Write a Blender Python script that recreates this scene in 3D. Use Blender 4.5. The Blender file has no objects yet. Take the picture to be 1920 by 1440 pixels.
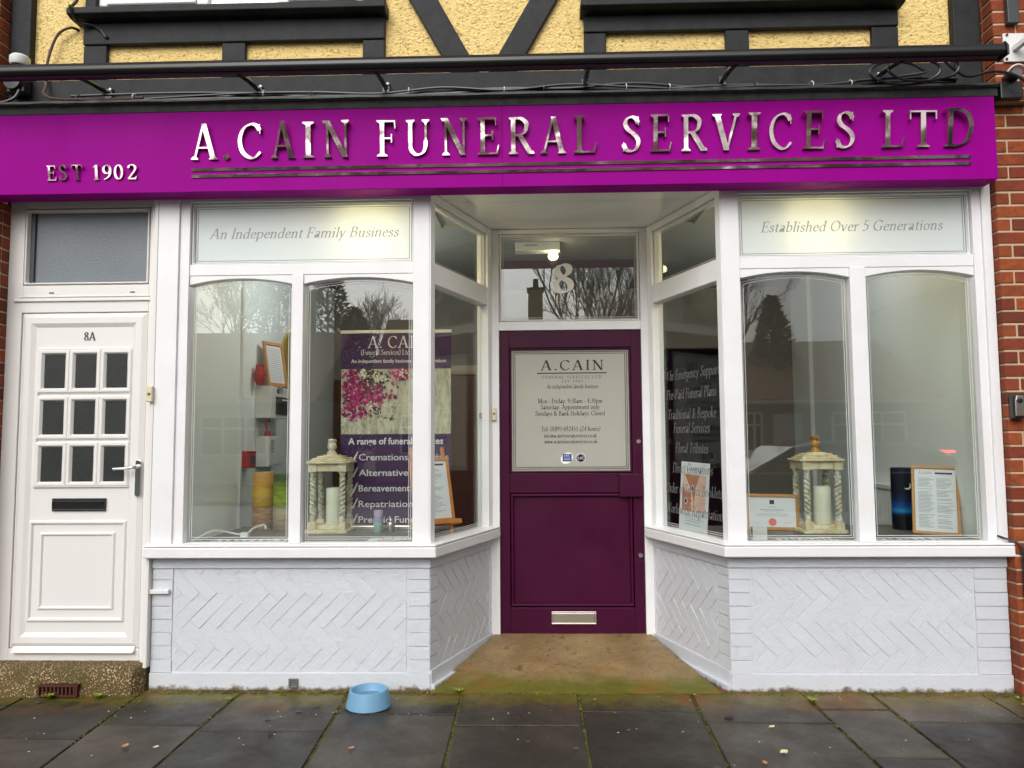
import bpy, bmesh, math, random
from mathutils import Vector, Matrix
from mathutils.geometry import delaunay_2d_cdt
random.seed(8)
rnd = random.uniform
R = math.radians
G = 1.44                      # eye height above the pavement; measured heights are taken from the eye
sc = bpy.context.scene
COL = sc.collection

# ------------------------------------------------------------------ camera
def cam_matrix(yaw, pitch, roll):
    cy, sy, cp, sp = math.cos(yaw), math.sin(yaw), math.cos(pitch), math.sin(pitch)
    f = Vector((-sy * cp, cy * cp, sp)); r = Vector((cy, sy, 0)); u = r.cross(f)
    c, s = math.cos(roll), math.sin(roll)
    r2, u2 = c * r + s * u, -s * r + c * u
    return Matrix((r2, u2, -f)).transposed()
cd = bpy.data.cameras.new('camera'); cam = bpy.data.objects.new('camera', cd); COL.objects.link(cam)
cd.sensor_width = 36; cd.lens = 36 * 1400 / 1920; cd.clip_start = .05; cd.clip_end = 500
cam.matrix_world = Matrix.Translation((0, -4.35, G)) @ cam_matrix(R(1.67175), R(4.09011), R(-.37739)).to_4x4()
sc.camera = cam
# ------------------------------------------------------------------ overcast daylight
w = bpy.data.worlds.new('World'); sc.world = w; w.use_nodes = True
nt = w.node_tree; nt.nodes.clear()
sky = nt.nodes.new('ShaderNodeTexSky'); sky.sky_type = 'NISHITA'; sky.sun_disc = False
sky.sun_elevation = R(40); sky.sun_rotation = R(195); sky.air_density = 1.0; sky.dust_density = 6.0; sky.ozone_density = 1.0
hs = nt.nodes.new('ShaderNodeHueSaturation'); hs.inputs['Saturation'].default_value = .16
bg = nt.nodes.new('ShaderNodeBackground'); bg.inputs['Strength'].default_value = .15
wo = nt.nodes.new('ShaderNodeOutputWorld')
nt.links.new(sky.outputs[0], hs.inputs['Color']); nt.links.new(hs.outputs[0], bg.inputs[0]); nt.links.new(bg.outputs[0], wo.inputs[0])
sl = bpy.data.lights.new('sun', 'SUN'); sl.energy = .9; sl.angle = R(70); sl.color = (1, .975, .94)
so = bpy.data.objects.new('sun', sl); COL.objects.link(so); so.location = (-3, -12, 18)
sd = Vector((math.sin(R(195)) * math.cos(R(40)), math.cos(R(195)) * math.cos(R(40)), math.sin(R(40))))
so.rotation_euler = (-sd).to_track_quat('-Z', 'Y').to_euler()
sc.view_settings.view_transform = 'Standard'; sc.view_settings.look = 'None'
sc.view_settings.exposure = -.02; sc.view_settings.gamma = 1
sc.cycles.max_bounces = 10; sc.cycles.transparent_max_bounces = 24; sc.cycles.glossy_bounces = 5

# ------------------------------------------------------------------ materials
def S(r, g, b):
    f = lambda c: (c / 255 / 12.92) if c <= 10 else ((c / 255 + .055) / 1.055) ** 2.4
    return (f(r), f(g), f(b), 1)
def sm(c, k): return (min(1, c[0] * k), min(1, c[1] * k), min(1, c[2] * k), 1)
class NT:
    def __init__(s, name):
        s.m = bpy.data.materials.new(name); s.m.use_nodes = True; s.t = s.m.node_tree
        s.b = s.t.nodes['Principled BSDF']; s.out = s.t.nodes['Material Output']; s.co = None
    def n(s, kind, **kw):
        x = s.t.nodes.new('ShaderNode' + kind)
        for k, v in kw.items(): setattr(x, k, v)
        return x
    def l(s, a, b): s.t.links.new(a, b)
    def coord(s):
        if not s.co: s.co = s.n('TexCoord').outputs['Object']
        return s.co
    def scaled(s, v):
        m = s.n('Mapping'); s.l(s.coord(), m.inputs[0]); m.inputs['Scale'].default_value = v; return m.outputs[0]
    def noise(s, scale, detail=4, rough=.55, vec=None, dist=0):
        x = s.n('TexNoise'); x.inputs['Scale'].default_value = scale; x.inputs['Detail'].default_value = detail
        x.inputs['Roughness'].default_value = rough; x.inputs['Distortion'].default_value = dist
        s.l(vec or s.coord(), x.inputs['Vector']); return x.outputs[0]
    def vor(s, scale, feature='F1', vec=None, rnd=1):
        x = s.n('TexVoronoi', feature=feature); x.inputs['Scale'].default_value = scale; x.inputs['Randomness'].default_value = rnd
        s.l(vec or s.coord(), x.inputs['Vector']); return x
    def ramp(s, fac, stops):
        x = s.n('ValToRGB'); e = x.color_ramp.elements
        while len(e) < len(stops): e.new(.5)
        for q, (p, c) in zip(e, stops): q.position = p; q.color = c if len(c) == 4 else (*c, 1)
        s.l(fac, x.inputs[0]); return x.outputs[0]
    def rng(s, v, a, b, c=0, d=1):
        x = s.n('MapRange'); s.l(v, x.inputs[0])
        for i, q in zip((1, 2, 3, 4), (a, b, c, d)): x.inputs[i].default_value = q
        return x.outputs[0]
    def mix(s, fac, a, b, blend='MIX'):
        x = s.n('Mix', data_type='RGBA', blend_type=blend)
        for i, q in ((0, fac), (6, a), (7, b)):
            if isinstance(q, (int, float)): x.inputs[i].default_value = q
            elif isinstance(q, tuple): x.inputs[i].default_value = q if len(q) == 4 else (*q, 1)
            else: s.l(q, x.inputs[i])
        return x.outputs[2]
    def math(s, op, a, b=0):
        x = s.n('Math', operation=op)
        for i, q in ((0, a), (1, b)):
            if isinstance(q, (int, float)): x.inputs[i].default_value = q
            else: s.l(q, x.inputs[i])
        return x.outputs[0]
    def bump(s, h, strength, dist=.01, prev=None):
        x = s.n('Bump'); x.inputs['Strength'].default_value = strength; x.inputs['Distance'].default_value = dist
        s.l(h, x.inputs['Height'])
        if prev: s.l(prev, x.inputs['Normal'])
        return x.outputs[0]
    def base(s, c):
        if isinstance(c, tuple): s.b.inputs['Base Color'].default_value = c
        else: s.l(c, s.b.inputs['Base Color'])
    def nor(s, x): s.l(x, s.b.inputs['Normal'])
    def rough(s, v):
        if isinstance(v, (int, float)): s.b.inputs['Roughness'].default_value = v
        else: s.l(v, s.b.inputs['Roughness'])
    def sep(s):
        x = s.n('SeparateXYZ'); s.l(s.coord(), x.inputs[0]); return x.outputs
def pm(name, c, rough=.5, metal=0, var=.08, vs=6, bump=0, bs=80, bd=.002, coat=0, alt=None, emit=0):
    t = NT(name); t.rough(rough); t.b.inputs['Metallic'].default_value = metal; t.b.inputs['Coat Weight'].default_value = coat
    if alt: t.base(t.mix(t.rng(t.noise(vs, 6, .65), .38, .66), c, alt))
    elif var: t.base(t.mix(t.noise(vs, 5, .6), sm(c, 1 - var), sm(c, 1 + var)))
    else: t.base(c)
    if bump: t.nor(t.bump(t.noise(bs, 4), bump, bd))
    if emit: t.b.inputs['Emission Color'].default_value = c; t.b.inputs['Emission Strength'].default_value = emit
    return t.m
MT = {}
MT['white_paint'] = pm('white_gloss_paint', (.83, .83, .845, 1), .32, vs=2.6, alt=(.775, .77, .765, 1), bump=.12, bs=35, bd=.003)
MT['upvc'] = pm('upvc', (.76, .745, .715, 1), .3, var=.03, vs=2.5, bump=.04, bs=20)
MT['black_timber'] = (lambda t: (t.base(t.mix(t.rng(t.noise(9, 8, .7, t.scaled((1, 1, 1))), .35, .7), (.009, .0095, .011, 1), (.022, .024, .027, 1))), t.rough(.6), t.b.inputs['Specular IOR Level'].__setattr__('default_value', .3),
    t.nor(t.bump(t.noise(24, 8, .7), .5, .004)), t.m)[-1])(NT('black_timber_paint'))
MT['black_plastic'] = pm('black_plastic', (.014, .0145, .016, 1), .32, var=.2, vs=12, bump=.1, bs=60)
MT['black_metal'] = pm('black_powder_coat', (.008, .0085, .0095, 1), .24, var=.25, vs=14, bump=.3, bs=300, bd=.001)
MT['grey_plastic'] = pm('grey_plastic', (.12, .125, .13, 1), .4)
MT['dark_grey'] = pm('dark_grey_paint', (.045, .048, .052, 1), .45, var=.2)
MT['white_plastic'] = pm('white_plastic', (.75, .75, .74, 1), .35, var=.04)
MT['cream_plastic'] = pm('cream_plastic', (.68, .61, .42, 1), .4, var=.04)
MT['chrome'] = pm('polished_chrome', (.75, .74, .73, 1), .12, 1, var=.05)
MT['steel'] = pm('brushed_steel', (.62, .58, .52, 1), .3, 1, var=.05)
MT['red_plastic'] = pm('red_plastic', S(165, 12, 18), .35)
MT['frame_wood'] = (lambda t: (t.base(t.mix(t.noise(6, 6, .6, t.scaled((14, 14, 2))), S(176, 120, 66), S(205, 156, 96))), t.rough(.5), t.m)[-1])(NT('light_oak'))
MT['easel_wood'] = (lambda t: (t.base(t.mix(t.noise(6, 6, .6, t.scaled((14, 14, 2))), S(186, 108, 42), S(214, 142, 70))), t.rough(.5), t.m)[-1])(NT('beech_wood'))
MT['paper'] = pm('paper', (.74, .75, .79, 1), .7, var=.02)
MT['ink'] = pm('grey_ink', (.30, .30, .34, 1), .7, var=0)
MT['ink_dark'] = pm('dark_ink', (.03, .028, .035, 1), .6, var=0)
MT['ink_purple'] = pm('purple_ink', S(58, 22, 62), .5, var=0)
MT['blue_bowl'] = pm('blue_bowl_plastic', S(112, 158, 190), .42, var=.05, vs=9, bump=.06, bs=200)
MT['water'] = pm('bowl_water', S(95, 130, 155), .04, var=0)
MT['sign_purple'] = (lambda t: (t.base(t.mix(t.rng(t.noise(5, 6, .7, t.scaled((1, 1, .12))), .35, .75), S(150, 0, 138), S(142, 0, 128))), t.rough(t.rng(t.noise(2, 5), .3, .7, .38, .55)), t.b.inputs['Specular IOR Level'].__setattr__('default_value', .05), t.nor(t.bump(t.noise(3, 2), .05, .01)), t.m)[-1])(NT('magenta_sign_vinyl'))
MT['door_purple'] = (lambda t: (t.base(t.mix(t.rng(t.noise(1.8, 6, .7), .3, .75), S(58, 4, 38), S(68, 7, 47))), t.b.inputs['Specular IOR Level'].__setattr__('default_value', .22), t.rough(t.rng(t.noise(5, 5), .3, .7, .34, .5)), t.nor(t.bump(t.noise(30, 4, .6, t.scaled((3, 1, .4))), .18, .003)), t.m)[-1])(NT('plum_door_paint'))
MT['banner_purple'] = pm('banner_purple', S(58, 20, 72), .45, var=.06, vs=2)
MT['banner_white'] = pm('banner_white', (.72, .70, .72, 1), .5, var=0)
MT['frost_text'] = pm('clear_text_grey', (.30, .32, .32, 1), .5, var=.05)  # opaque grey stands in for the darker room seen through clear letters
MT['white_vinyl'] = pm('white_vinyl', (.9, .9, .89, 1), .5, var=0)
MT['etch'] = pm('etched_line', (.66, .67, .65, 1), .6, var=0)
MT['etch_dark'] = pm('clear_line', (.09, .10, .09, 1), .3, var=0)
MT['door_line'] = pm('dark_line', (.02, .02, .02, 1), .4, var=0)
MT['list_text'] = pm('grey_list_vinyl', (.155, .158, .163, 1), .5, var=.1, vs=14)
MT['stone_wood'] = pm('distressed_cream_paint', S(232, 225, 200), .7, var=.1, vs=22, bump=.4, bs=70, bd=.004, alt=S(206, 180, 132))
MT['stone_grey'] = pm('antiqued_spiral_paint', S(226, 224, 206), .7, vs=38, bump=.4, bs=70, bd=.003, alt=S(150, 136, 106))
MT['gold'] = pm('gilt_paint', S(200, 150, 80), .45, .3, vs=40, alt=S(120, 80, 40))
MT['candle'] = pm('candle_wax', S(226, 226, 206), .55, var=.03)
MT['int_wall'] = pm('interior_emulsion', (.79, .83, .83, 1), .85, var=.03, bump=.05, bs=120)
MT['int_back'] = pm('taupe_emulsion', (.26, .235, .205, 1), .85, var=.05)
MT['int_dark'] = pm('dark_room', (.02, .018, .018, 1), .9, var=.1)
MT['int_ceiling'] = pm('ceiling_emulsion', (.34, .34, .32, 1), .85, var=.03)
MT['carpet'] = pm('carpet', (.07, .062, .058, 1), .95, var=.2, vs=50, bump=.4, bs=300)
MT['porch_ceiling'] = pm('porch_ceiling_gloss', (.84, .84, .81, 1), .16, var=.03, vs=2, bump=.1, bs=6, bd=.01)
MT['brown_wood'] = pm('brown_door_wood', S(92, 56, 30), .45, var=.2)
MT['trim_wood'] = pm('pale_architrave', S(190, 172, 146), .5, var=.05)
MT['mirror_y'] = pm('brass_mirror', S(190, 160, 60), .35, .4)
MT['brown_cable'] = pm('brown_cable', S(82, 60, 48), .5, var=.1)
MT['lamp'] = pm('lit_lamp', (1, .82, .42, 1), .4, var=0, emit=14)
MT['led'] = pm('lit_bulb', (1, .86, .55, 1), .4, var=0, emit=40)
MT['rust'] = pm('rusty_iron', S(74, 34, 22), .85, var=.3, vs=60, bump=.5, bs=200)
MT['leaf_tan'] = pm('dead_leaf', S(176, 128, 84), .8, var=.2, vs=90)
MT['leaf_pale'] = pm('pale_dead_leaf', S(214, 196, 160), .8, var=.2, vs=90)
MT['moss'] = pm('moss', S(66, 58, 20), .95, vs=9, alt=S(104, 100, 34))
MT['gum'] = pm('chewing_gum', (.07, .067, .062, 1), .7)
MT['weed'] = pm('weed_green', S(128, 140, 40), .7, var=.3, vs=40)
MT['lead'] = (lambda t: (t.base(t.mix(t.rng(t.noise(14, 8, .75, t.scaled((.4, 1, 1))), .45, .72), (.012, .0125, .012, 1), (.05, .055, .048, 1))), t.rough(.42), t.nor(t.bump(t.noise(18, 6), .6, .006)), t.m)[-1])(NT('black_lead_flashing'))
MT['board_edge'] = pm('mouldy_board', (.035, .036, .032, 1), .8, vs=16, alt=(.015, .016, .015, 1))
def mk_glass(name, tint=(1, 1, 1, 1), ior=1.52, boost=1.0, bumpy=0):
    t = NT(name); t.t.nodes.remove(t.b)
    tr = t.n('BsdfTransparent'); tr.inputs[0].default_value = tint
    gl = t.n('BsdfGlossy'); gl.inputs['Roughness'].default_value = 0.0
    gl.inputs['Color'].default_value = (boost, boost, boost, 1)
    fr = t.n('Fresnel'); t.l(t.rng(t.n('NewGeometry').outputs['Backfacing'], 0, 1, ior, 1 / ior), fr.inputs['IOR'])
    if bumpy:
        b = t.bump(t.noise(bumpy, 2), .02, .01); t.l(b, gl.inputs['Normal'])
    mx = t.n('MixShader'); t.l(fr.outputs[0], mx.inputs[0]); t.l(tr.outputs[0], mx.inputs[1]); t.l(gl.outputs[0], mx.inputs[2])
    t.l(mx.outputs[0], t.out.inputs[0]); return t.m
MT['glass'] = mk_glass('window_glass', (.93, .96, .945, 1), 1.8, 1, 2.2)
MT['glass_porch'] = mk_glass('porch_glass', (.93, .96, .945, 1), 1.26)
def mk_frost(name, c, tfac=.5, gloss=.25, ior=1.45):
    t = NT(name); t.t.nodes.remove(t.b)
    d = t.n('BsdfDiffuse'); d.inputs[0].default_value = c
    tl = t.n('BsdfTranslucent'); tl.inputs[0].default_value = c
    g = t.n('BsdfGlossy'); g.inputs['Roughness'].default_value = gloss
    fr = t.n('Fresnel'); t.l(t.rng(t.n('NewGeometry').outputs['Backfacing'], 0, 1, ior, 1 / ior), fr.inputs['IOR'])
    m1 = t.n('MixShader'); m1.inputs[0].default_value = tfac; t.l(d.outputs[0], m1.inputs[1]); t.l(tl.outputs[0], m1.inputs[2])
    m2 = t.n('MixShader'); t.l(fr.outputs[0], m2.inputs[0]); t.l(m1.outputs[0], m2.inputs[1]); t.l(g.outputs[0], m2.inputs[2])
    t.l(m2.outputs[0], t.out.inputs[0]); return t.m
MT['frost'] = mk_frost('frosted_glass', (.83, .885, .87, 1), .42)
MT['frost_door'] = mk_frost('frosted_door_glass', (.58, .57, .51, 1), .3, .0, 1.75)
def f_reeded():
    t = NT('obscured_dark_glass'); t.base(t.mix(t.noise(6, 4), (.012, .016, .015, 1), (.03, .034, .032, 1))); t.rough(.3); t.b.inputs['Specular IOR Level'].default_value = .35
    t.nor(t.bump(t.noise(160, 3), .6, .004)); return t.m
MT['obscure'] = f_reeded()
def f_fan():
    t = NT('obscured_grey_glass'); t.base(t.mix(t.noise(3, 4), (.12, .145, .165, 1), (.18, .205, .225, 1))); t.rough(.28)
    t.nor(t.bump(t.noise(90, 3), .4, .004)); return t.m
MT['obscure_grey'] = f_fan()
def f_mirror():
    t = NT('mirror_polished_letter'); t.b.inputs['Metallic'].default_value = 1; t.base((.68, .585, .57, 1)); t.rough(.13)
    n1 = t.bump(t.noise(5, 1.2), .34, .05); t.nor(t.bump(t.noise(40, 1, .5), .05, .006, n1)); return t.m
MT['mirror'] = f_mirror()
def f_pebble():
    t = NT('yellow_roughcast'); 
    v = t.vor(70).outputs['Distance']; n = t.noise(38, 5, .7)
    h = t.math('ADD', t.math('MULTIPLY', v, .7), n)
    pit = t.rng(t.noise(88, 3, .55, t.scaled((.6, 1, 1.2))), .33, .41, 1, 0); pit = t.math('MULTIPLY', pit, .6)
    t.base(t.mix(pit, t.mix(t.noise(3, 5), S(234, 202, 124), S(246, 218, 150)), S(128, 98, 44))); t.rough(.85)
    h2 = t.math('ADD', h, t.math('MULTIPLY', pit, -1.2))
    t.nor(t.bump(h2, .7, .012)); return t.m
MT['roughcast'] = f_pebble()
def f_painted():
    t = NT('painted_brick'); t.rough(.42)
    z = t.sep()[2]
    dirt = t.rng(t.math('ADD', t.rng(z, .0, .075, .62, 0), t.noise(13, 7, .75)), .92, 1.10)
    c = t.mix(t.noise(2.2, 4), (.595, .62, .66, 1), (.645, .67, .71, 1)); c = t.mix(t.rng(t.noise(3.5, 8, .75, t.scaled((3, 3, .5))), .58, .8, 0, .35), c, (.46, .46, .45, 1))
    t.base(t.mix(dirt, c, (.15, .11, .07, 1)))
    n1 = t.bump(t.noise(16, 6, .7), .8, .008); t.nor(t.bump(t.noise(75, 4, .7), .4, .003, n1)); return t.m
MT['painted'] = f_painted()
def f_brick():
    t = NT('red_brick'); g = t.n('NewGeometry').outputs['Random Per Island']
    c = t.ramp(g, [(0, S(108, 42, 18)), (.3, S(140, 60, 24)), (.55, S(170, 82, 30)), (.75, S(130, 48, 22)), (.9, S(156, 72, 26)), (1, S(84, 36, 22))])
    c = t.mix(t.rng(t.noise(26, 6, .7), .35, .75), c, S(96, 46, 32)); t.base(c); t.rough(.85)
    t.nor(t.bump(t.noise(90, 5, .7), .6, .004)); return t.m
MT['brick'] = f_brick()
MT['mortar'] = pm('mortar', S(190, 168, 140), .95, var=.12, vs=30, bump=.4, bs=150)
def f_slab():
    t = NT('wet_paving_slab'); g = t.n('NewGeometry').outputs['Random Per Island']
    y = t.sep()[1]
    c = t.mix(t.noise(5, 7, .7), (.010, .0092, .0078, 1), (.030, .0265, .021, 1)); c = t.mix(t.rng(t.noise(1.5, 5, .65), .42, .66), c, (.040, .035, .028, 1))
    c = t.mix(1, c, t.ramp(g, [(0, (.62, .66, .66)), (.4, (.95, .95, .95)), (.7, (1.35, 1.3, 1.25)), (1, (1.9, 1.75, 1.6))]), 'MULTIPLY')
    c = t.mix(1, c, t.ramp(t.noise(150, 4, .75), [(.30, (.35, .34, .32)), (.5, (1, 1, 1)), (.68, (2.3, 2.2, 2.05))]), 'MULTIPLY')
    sp = t.rng(t.vor(230).outputs['Distance'], .10, .16, 1, 0); sel = t.rng(t.noise(140, 1), .53, .57)
    c = t.mix(t.math('MULTIPLY', sp, sel), c, (.30, .28, .25, 1))
    moss = t.rng(t.math('ADD', t.math('MULTIPLY', t.rng(y, -.62, .0), 1.0), t.noise(7, 8, .78)), 1.05, 1.32)
    c = t.mix(moss, c, t.mix(t.noise(13, 4), S(62, 54, 18), S(112, 104, 34)))
    rust = t.math('MULTIPLY', t.rng(t.vor(.8).outputs['Distance'], 0, 1, 1, 1), t.math('MULTIPLY', t.rng(y, -.42, -.02), t.rng(t.noise(1.7, 5, .6, dist=1), .52, .64)))
    c = t.mix(rust, c, S(108, 66, 30))
    t.base(c); t.b.inputs['Specular IOR Level'].default_value = .32; t.rough(t.rng(t.noise(4, 6, .65),   .35, .7, .26, .6))
    n1 = t.bump(t.noise(210, 4, .7), .55, .003); t.nor(t.bump(t.noise(6, 4), .3, .008, n1)); return t.m
MT['slab'] = f_slab()
MT['joint'] = pm('mossy_joint', (.035, .032, .02, 1), .95, vs=12, bump=.6, bs=120, bd=.005, alt=S(92, 98, 32))
def f_step():
    t = NT('stained_concrete'); y = t.sep()[1]
    c = t.mix(t.rng(t.noise(4.5, 8, .72), .3, .7), S(112, 91, 58), S(156, 131, 92)); c = t.mix(1, c, t.ramp(t.noise(110, 4, .7), [(.3, (.62, .6, .56)), (.5, (1, 1, 1)), (.7, (1.35, 1.33, 1.3))]), 'MULTIPLY')
    c = t.mix(t.rng(t.noise(9, 5, .7), .56, .68), c, S(92, 76, 50)); c = t.mix(t.rng(t.noise(21, 3, .6), .66, .70), c, S(58, 46, 30))
    moss = t.rng(t.math('ADD', t.rng(y, .55, -.04), t.noise(3.4, 7, .72)), 1.0, 1.32)
    c = t.mix(moss, c, t.mix(t.noise(16, 5), S(70, 72, 14), S(112, 108, 26)))
    oc = t.math('MULTIPLY', t.rng(y, .62, .2), t.rng(t.noise(2.6, 6, .7, dist=.6), .5, .66))
    c = t.mix(t.math('MULTIPLY', oc, .6), c, S(128, 84, 22))
    sp = t.rng(t.vor(90).outputs['Distance'], .1, .16, 1, 0)
    c = t.mix(t.math('MULTIPLY', sp, t.rng(t.noise(60, 1), .6, .63)), c, S(205, 190, 160))
    t.base(c); t.rough(t.rng(t.noise(5, 5), .3, .7, .4, .75)); t.nor(t.bump(t.noise(60, 6, .7), .5, .005)); return t.m
MT['apron'] = f_step()
def f_aggr():
    t = NT('exposed_aggregate'); v = t.vor(85)
    st = t.rng(v.outputs['Distance'], .34, .48, 1, 0); sel = t.rng(t.noise(55, 2), .36, .46)
    peb = t.mix(t.noise(120, 2), S(226, 204, 164), S(176, 142, 96)); f = t.math('MULTIPLY', st, sel)
    c = t.mix(t.noise(6, 6, .7), S(66, 50, 24), S(112, 88, 50))
    c = t.mix(f, c, peb)
    moss = t.rng(t.noise(4.5, 6, .7), .45, .66); c = t.mix(t.math('MULTIPLY', moss, .75), c, t.mix(t.noise(20, 4), S(48, 48, 12), S(104, 94, 24)))
    t.base(c); t.rough(.8); h = t.math('ADD', f, t.noise(40, 5)); t.nor(t.bump(h, .9, .012)); return t.m
MT['aggregate'] = f_aggr()
def f_plank():
    t = NT('grey_plank'); c = t.mix(t.noise(7, 7, .65, t.scaled((1, 9, 9))), (.10, .092, .088, 1), (.19, .178, .17, 1)); t.base(c); t.rough(.45); return t.m
MT['plank'] = f_plank()
def f_bpic():
    t = NT('pale_weathered_plank_print'); c = t.mix(t.rng(t.noise(16, 8, .75, t.scaled((2, 2, .5))), .42, .66), S(206, 200, 178), S(132, 132, 108)); t.base(c); t.rough(.5); return t.m
MT['planks_print'] = f_bpic()
MT['asphalt'] = pm('asphalt', (.09, .09, .092, 1), .5, var=.25, vs=3, bump=.4, bs=200)
MT['grass'] = pm('verge_grass', (.05, .075, .025, 1), .9, vs=8, alt=(.08, .07, .03, 1), bump=.6, bs=80, bd=.02)
MT['bark'] = pm('bark', S(100, 84, 72), .9, var=.2, vs=8)
MT['twig'] = pm('winter_twig', S(112, 88, 78), .9, var=.2, vs=3)
MT['conifer'] = pm('conifer_green', (.010, .016, .009, 1), .9, var=.4, vs=3)
MT['house_brick'] = (lambda t: (t.base((lambda b: (b.inputs['Scale'].__setattr__('default_value', 4), b.inputs['Color1'].__setattr__('default_value', S(140, 80, 58)), b.inputs['Color2'].__setattr__('default_value', S(112, 60, 44)), b.inputs['Mortar'].__setattr__('default_value', S(150, 130, 110)), t.l(t.coord(), b.inputs['Vector']), b.outputs[0])[-1])(t.n('TexBrick'))), t.rough(.9), t.m)[-1])(NT('house_brick'))
MT['tile'] = pm('roof_tile', S(146, 110, 92), .85, var=.25, vs=5)
MT['render_w'] = pm('white_house_render', (.5, .61, .58, 1), .9, var=.06)
MT['car_paint'] = pm('dark_car_paint', (.012, .013, .016, 1), .18, var=.05, coat=1)
MT['car_glass'] = pm('car_glass', (.02, .022, .024, 1), .05, var=0)
MT['tyre'] = pm('tyre', (.015, .015, .015, 1), .85)
MT['tail'] = pm('lit_tail_lamp', S(255, 60, 60), .3, var=0, emit=9)

# ------------------------------------------------------------------ mesh helpers
UP = Matrix.Translation((0, 0, G))
class MB:
    def __init__(s, M=None): s.v = []; s.f = []; s.M = UP if M is None else M
    def add(s, vs, fs):
        o = len(s.v); s.v += [s.M @ Vector(p) for p in vs]; s.f += [[i + o for i in f] for f in fs]; return s
    def box(s, x0, x1, y0, y1, z0, z1):
        return s.add([(x, y, z) for z in (z0, z1) for y in (y0, y1) for x in (x0, x1)],
                     [(0, 2, 3, 1), (4, 5, 7, 6), (0, 1, 5, 4), (2, 6, 7, 3), (0, 4, 6, 2), (1, 3, 7, 5)])
    def prism(s, p, y0, y1):          # outline in x,z pushed along y
        n = len(p); return s.add([(a, y0, b) for a, b in p] + [(a, y1, b) for a, b in p],
            [list(range(n)), list(range(2 * n - 1, n - 1, -1))] + [(i, i + n, (i + 1) % n + n, (i + 1) % n) for i in range(n)])
    def prismz(s, p, z0, z1):
        n = len(p); return s.add([(a, b, z0) for a, b in p] + [(a, b, z1) for a, b in p],
            [list(range(n - 1, -1, -1)), list(range(n, 2 * n))] + [(i, (i + 1) % n, (i + 1) % n + n, i + n) for i in range(n)])
    def prismx(s, p, x0, x1):         # outline in y,z pushed along x
        n = len(p); return s.add([(x0, a, b) for a, b in p] + [(x1, a, b) for a, b in p],
            [list(range(n)), list(range(2 * n - 1, n - 1, -1))] + [(i, i + n, (i + 1) % n + n, (i + 1) % n) for i in range(n)])
    def ring(s, x0, x1, z0, z1, w, y0, y1):      # rectangular border, members butted
        s.box(x0, x1, y0, y1, z1 - w, z1); s.box(x0, x1, y0, y1, z0, z0 + w)
        s.box(x0, x0 + w, y0, y1, z0 + w, z1 - w); return s.box(x1 - w, x1, y0, y1, z0 + w, z1 - w)
    def mould(s, x0, x1, z0, z1, w, yf, yb):     # mitred raised moulding with sloping sides
        P = []
        for d, y in ((0, yb), (w * .3, yf), (w * .7, yf), (w, yb)):
            P += [(x0 + d, y, z0 + d), (x1 - d, y, z0 + d), (x1 - d, y, z1 - d), (x0 + d, y, z1 - d)]
        return s.add(P, [(4 * r + i, 4 * r + (i + 1) % 4, 4 * r + 4 + (i + 1) % 4, 4 * r + 4 + i) for r in range(3) for i in range(4)])
    def tube(s, path, r, n=8, cap=True):
        path = [Vector(p) for p in path]; m = len(path); rs = r if isinstance(r, (list, tuple)) else [r] * m
        V = []; a = None
        for i, p in enumerate(path):
            d = (path[min(i + 1, m - 1)] - path[max(i - 1, 0)]).normalized()
            if a is None: a = d.orthogonal().normalized()
            a = (a - d * a.dot(d)).normalized(); b = d.cross(a)
            V += [p + (a * math.cos(6.28318 * k / n) + b * math.sin(6.28318 * k / n)) * rs[i] for k in range(n)]
        F = [(i * n + k, i * n + (k + 1) % n, (i + 1) * n + (k + 1) % n, (i + 1) * n + k) for i in range(m - 1) for k in range(n)]
        if cap: F += [list(range(n - 1, -1, -1)), list(range((m - 1) * n, m * n))]
        return s.add(V, F)
    def lathe(s, prof, c=(0, 0, 0), n=28, rot=0, axis='z'):
        V = []
        for r, h in prof:
            for k in range(n):
                a = rot + 6.28318 * k / n; q = (r * math.cos(a), r * math.sin(a), h)
                if axis == 'y': q = (q[0], q[2], q[1])
                V.append((c[0] + q[0], c[1] + q[1], c[2] + q[2]))
        m = len(prof)
        F = [(i * n + k, i * n + (k + 1) % n, (i + 1) * n + (k + 1) % n, (i + 1) * n + k) for i in range(m - 1) for k in range(n)]
        if prof[0][0] > 1e-5: F.append(list(range(n - 1, -1, -1)))
        if prof[-1][0] > 1e-5: F.append(list(range((m - 1) * n, m * n)))
        return s.add(V, F)
    def build(s, name, mat, parent=None, bevel=0, smooth=False, seg=2, local=False):
        me = bpy.data.meshes.new(name); me.from_pydata([tuple(p) for p in s.v], [], s.f); me.validate()
        bm = bmesh.new(); bm.from_mesh(me); bmesh.ops.recalc_face_normals(bm, faces=bm.faces); bm.to_mesh(me); bm.free()
        me.materials.append(MT[mat] if isinstance(mat, str) else mat)
        if smooth:
            me.polygons.foreach_set('use_smooth', [True] * len(me.polygons)); me.set_sharp_from_angle(angle=R(38))
        o = bpy.data.objects.new(name, me); COL.objects.link(o)
        if bevel:
            b = o.modifiers.new('bevel', 'BEVEL'); b.width = bevel; b.segments = seg; b.limit_method = 'ANGLE'; b.angle_limit = R(40)
        if parent:
            o.parent = parent
            if parent.type == 'EMPTY' and not local: o.matrix_parent_inverse = Matrix.Translation(-parent.location)
        return o
def tag(o, label, cat, group=None, kind=None):
    o['label'] = label
    if cat: o['category'] = cat
    if group: o['group'] = group
    if kind: o['kind'] = kind
    return o
def thing(name, label, cat, loc=(0, 0, -1.44), group=None):
    o = bpy.data.objects.new(name, None); COL.objects.link(o); o.empty_display_size = .1
    o.location = (loc[0], loc[1], loc[2] + G); return tag(o, label, cat, group)
def lab(o, s): o['label'] = s; return o
def structure(o): o['kind'] = 'structure'; return o
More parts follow.
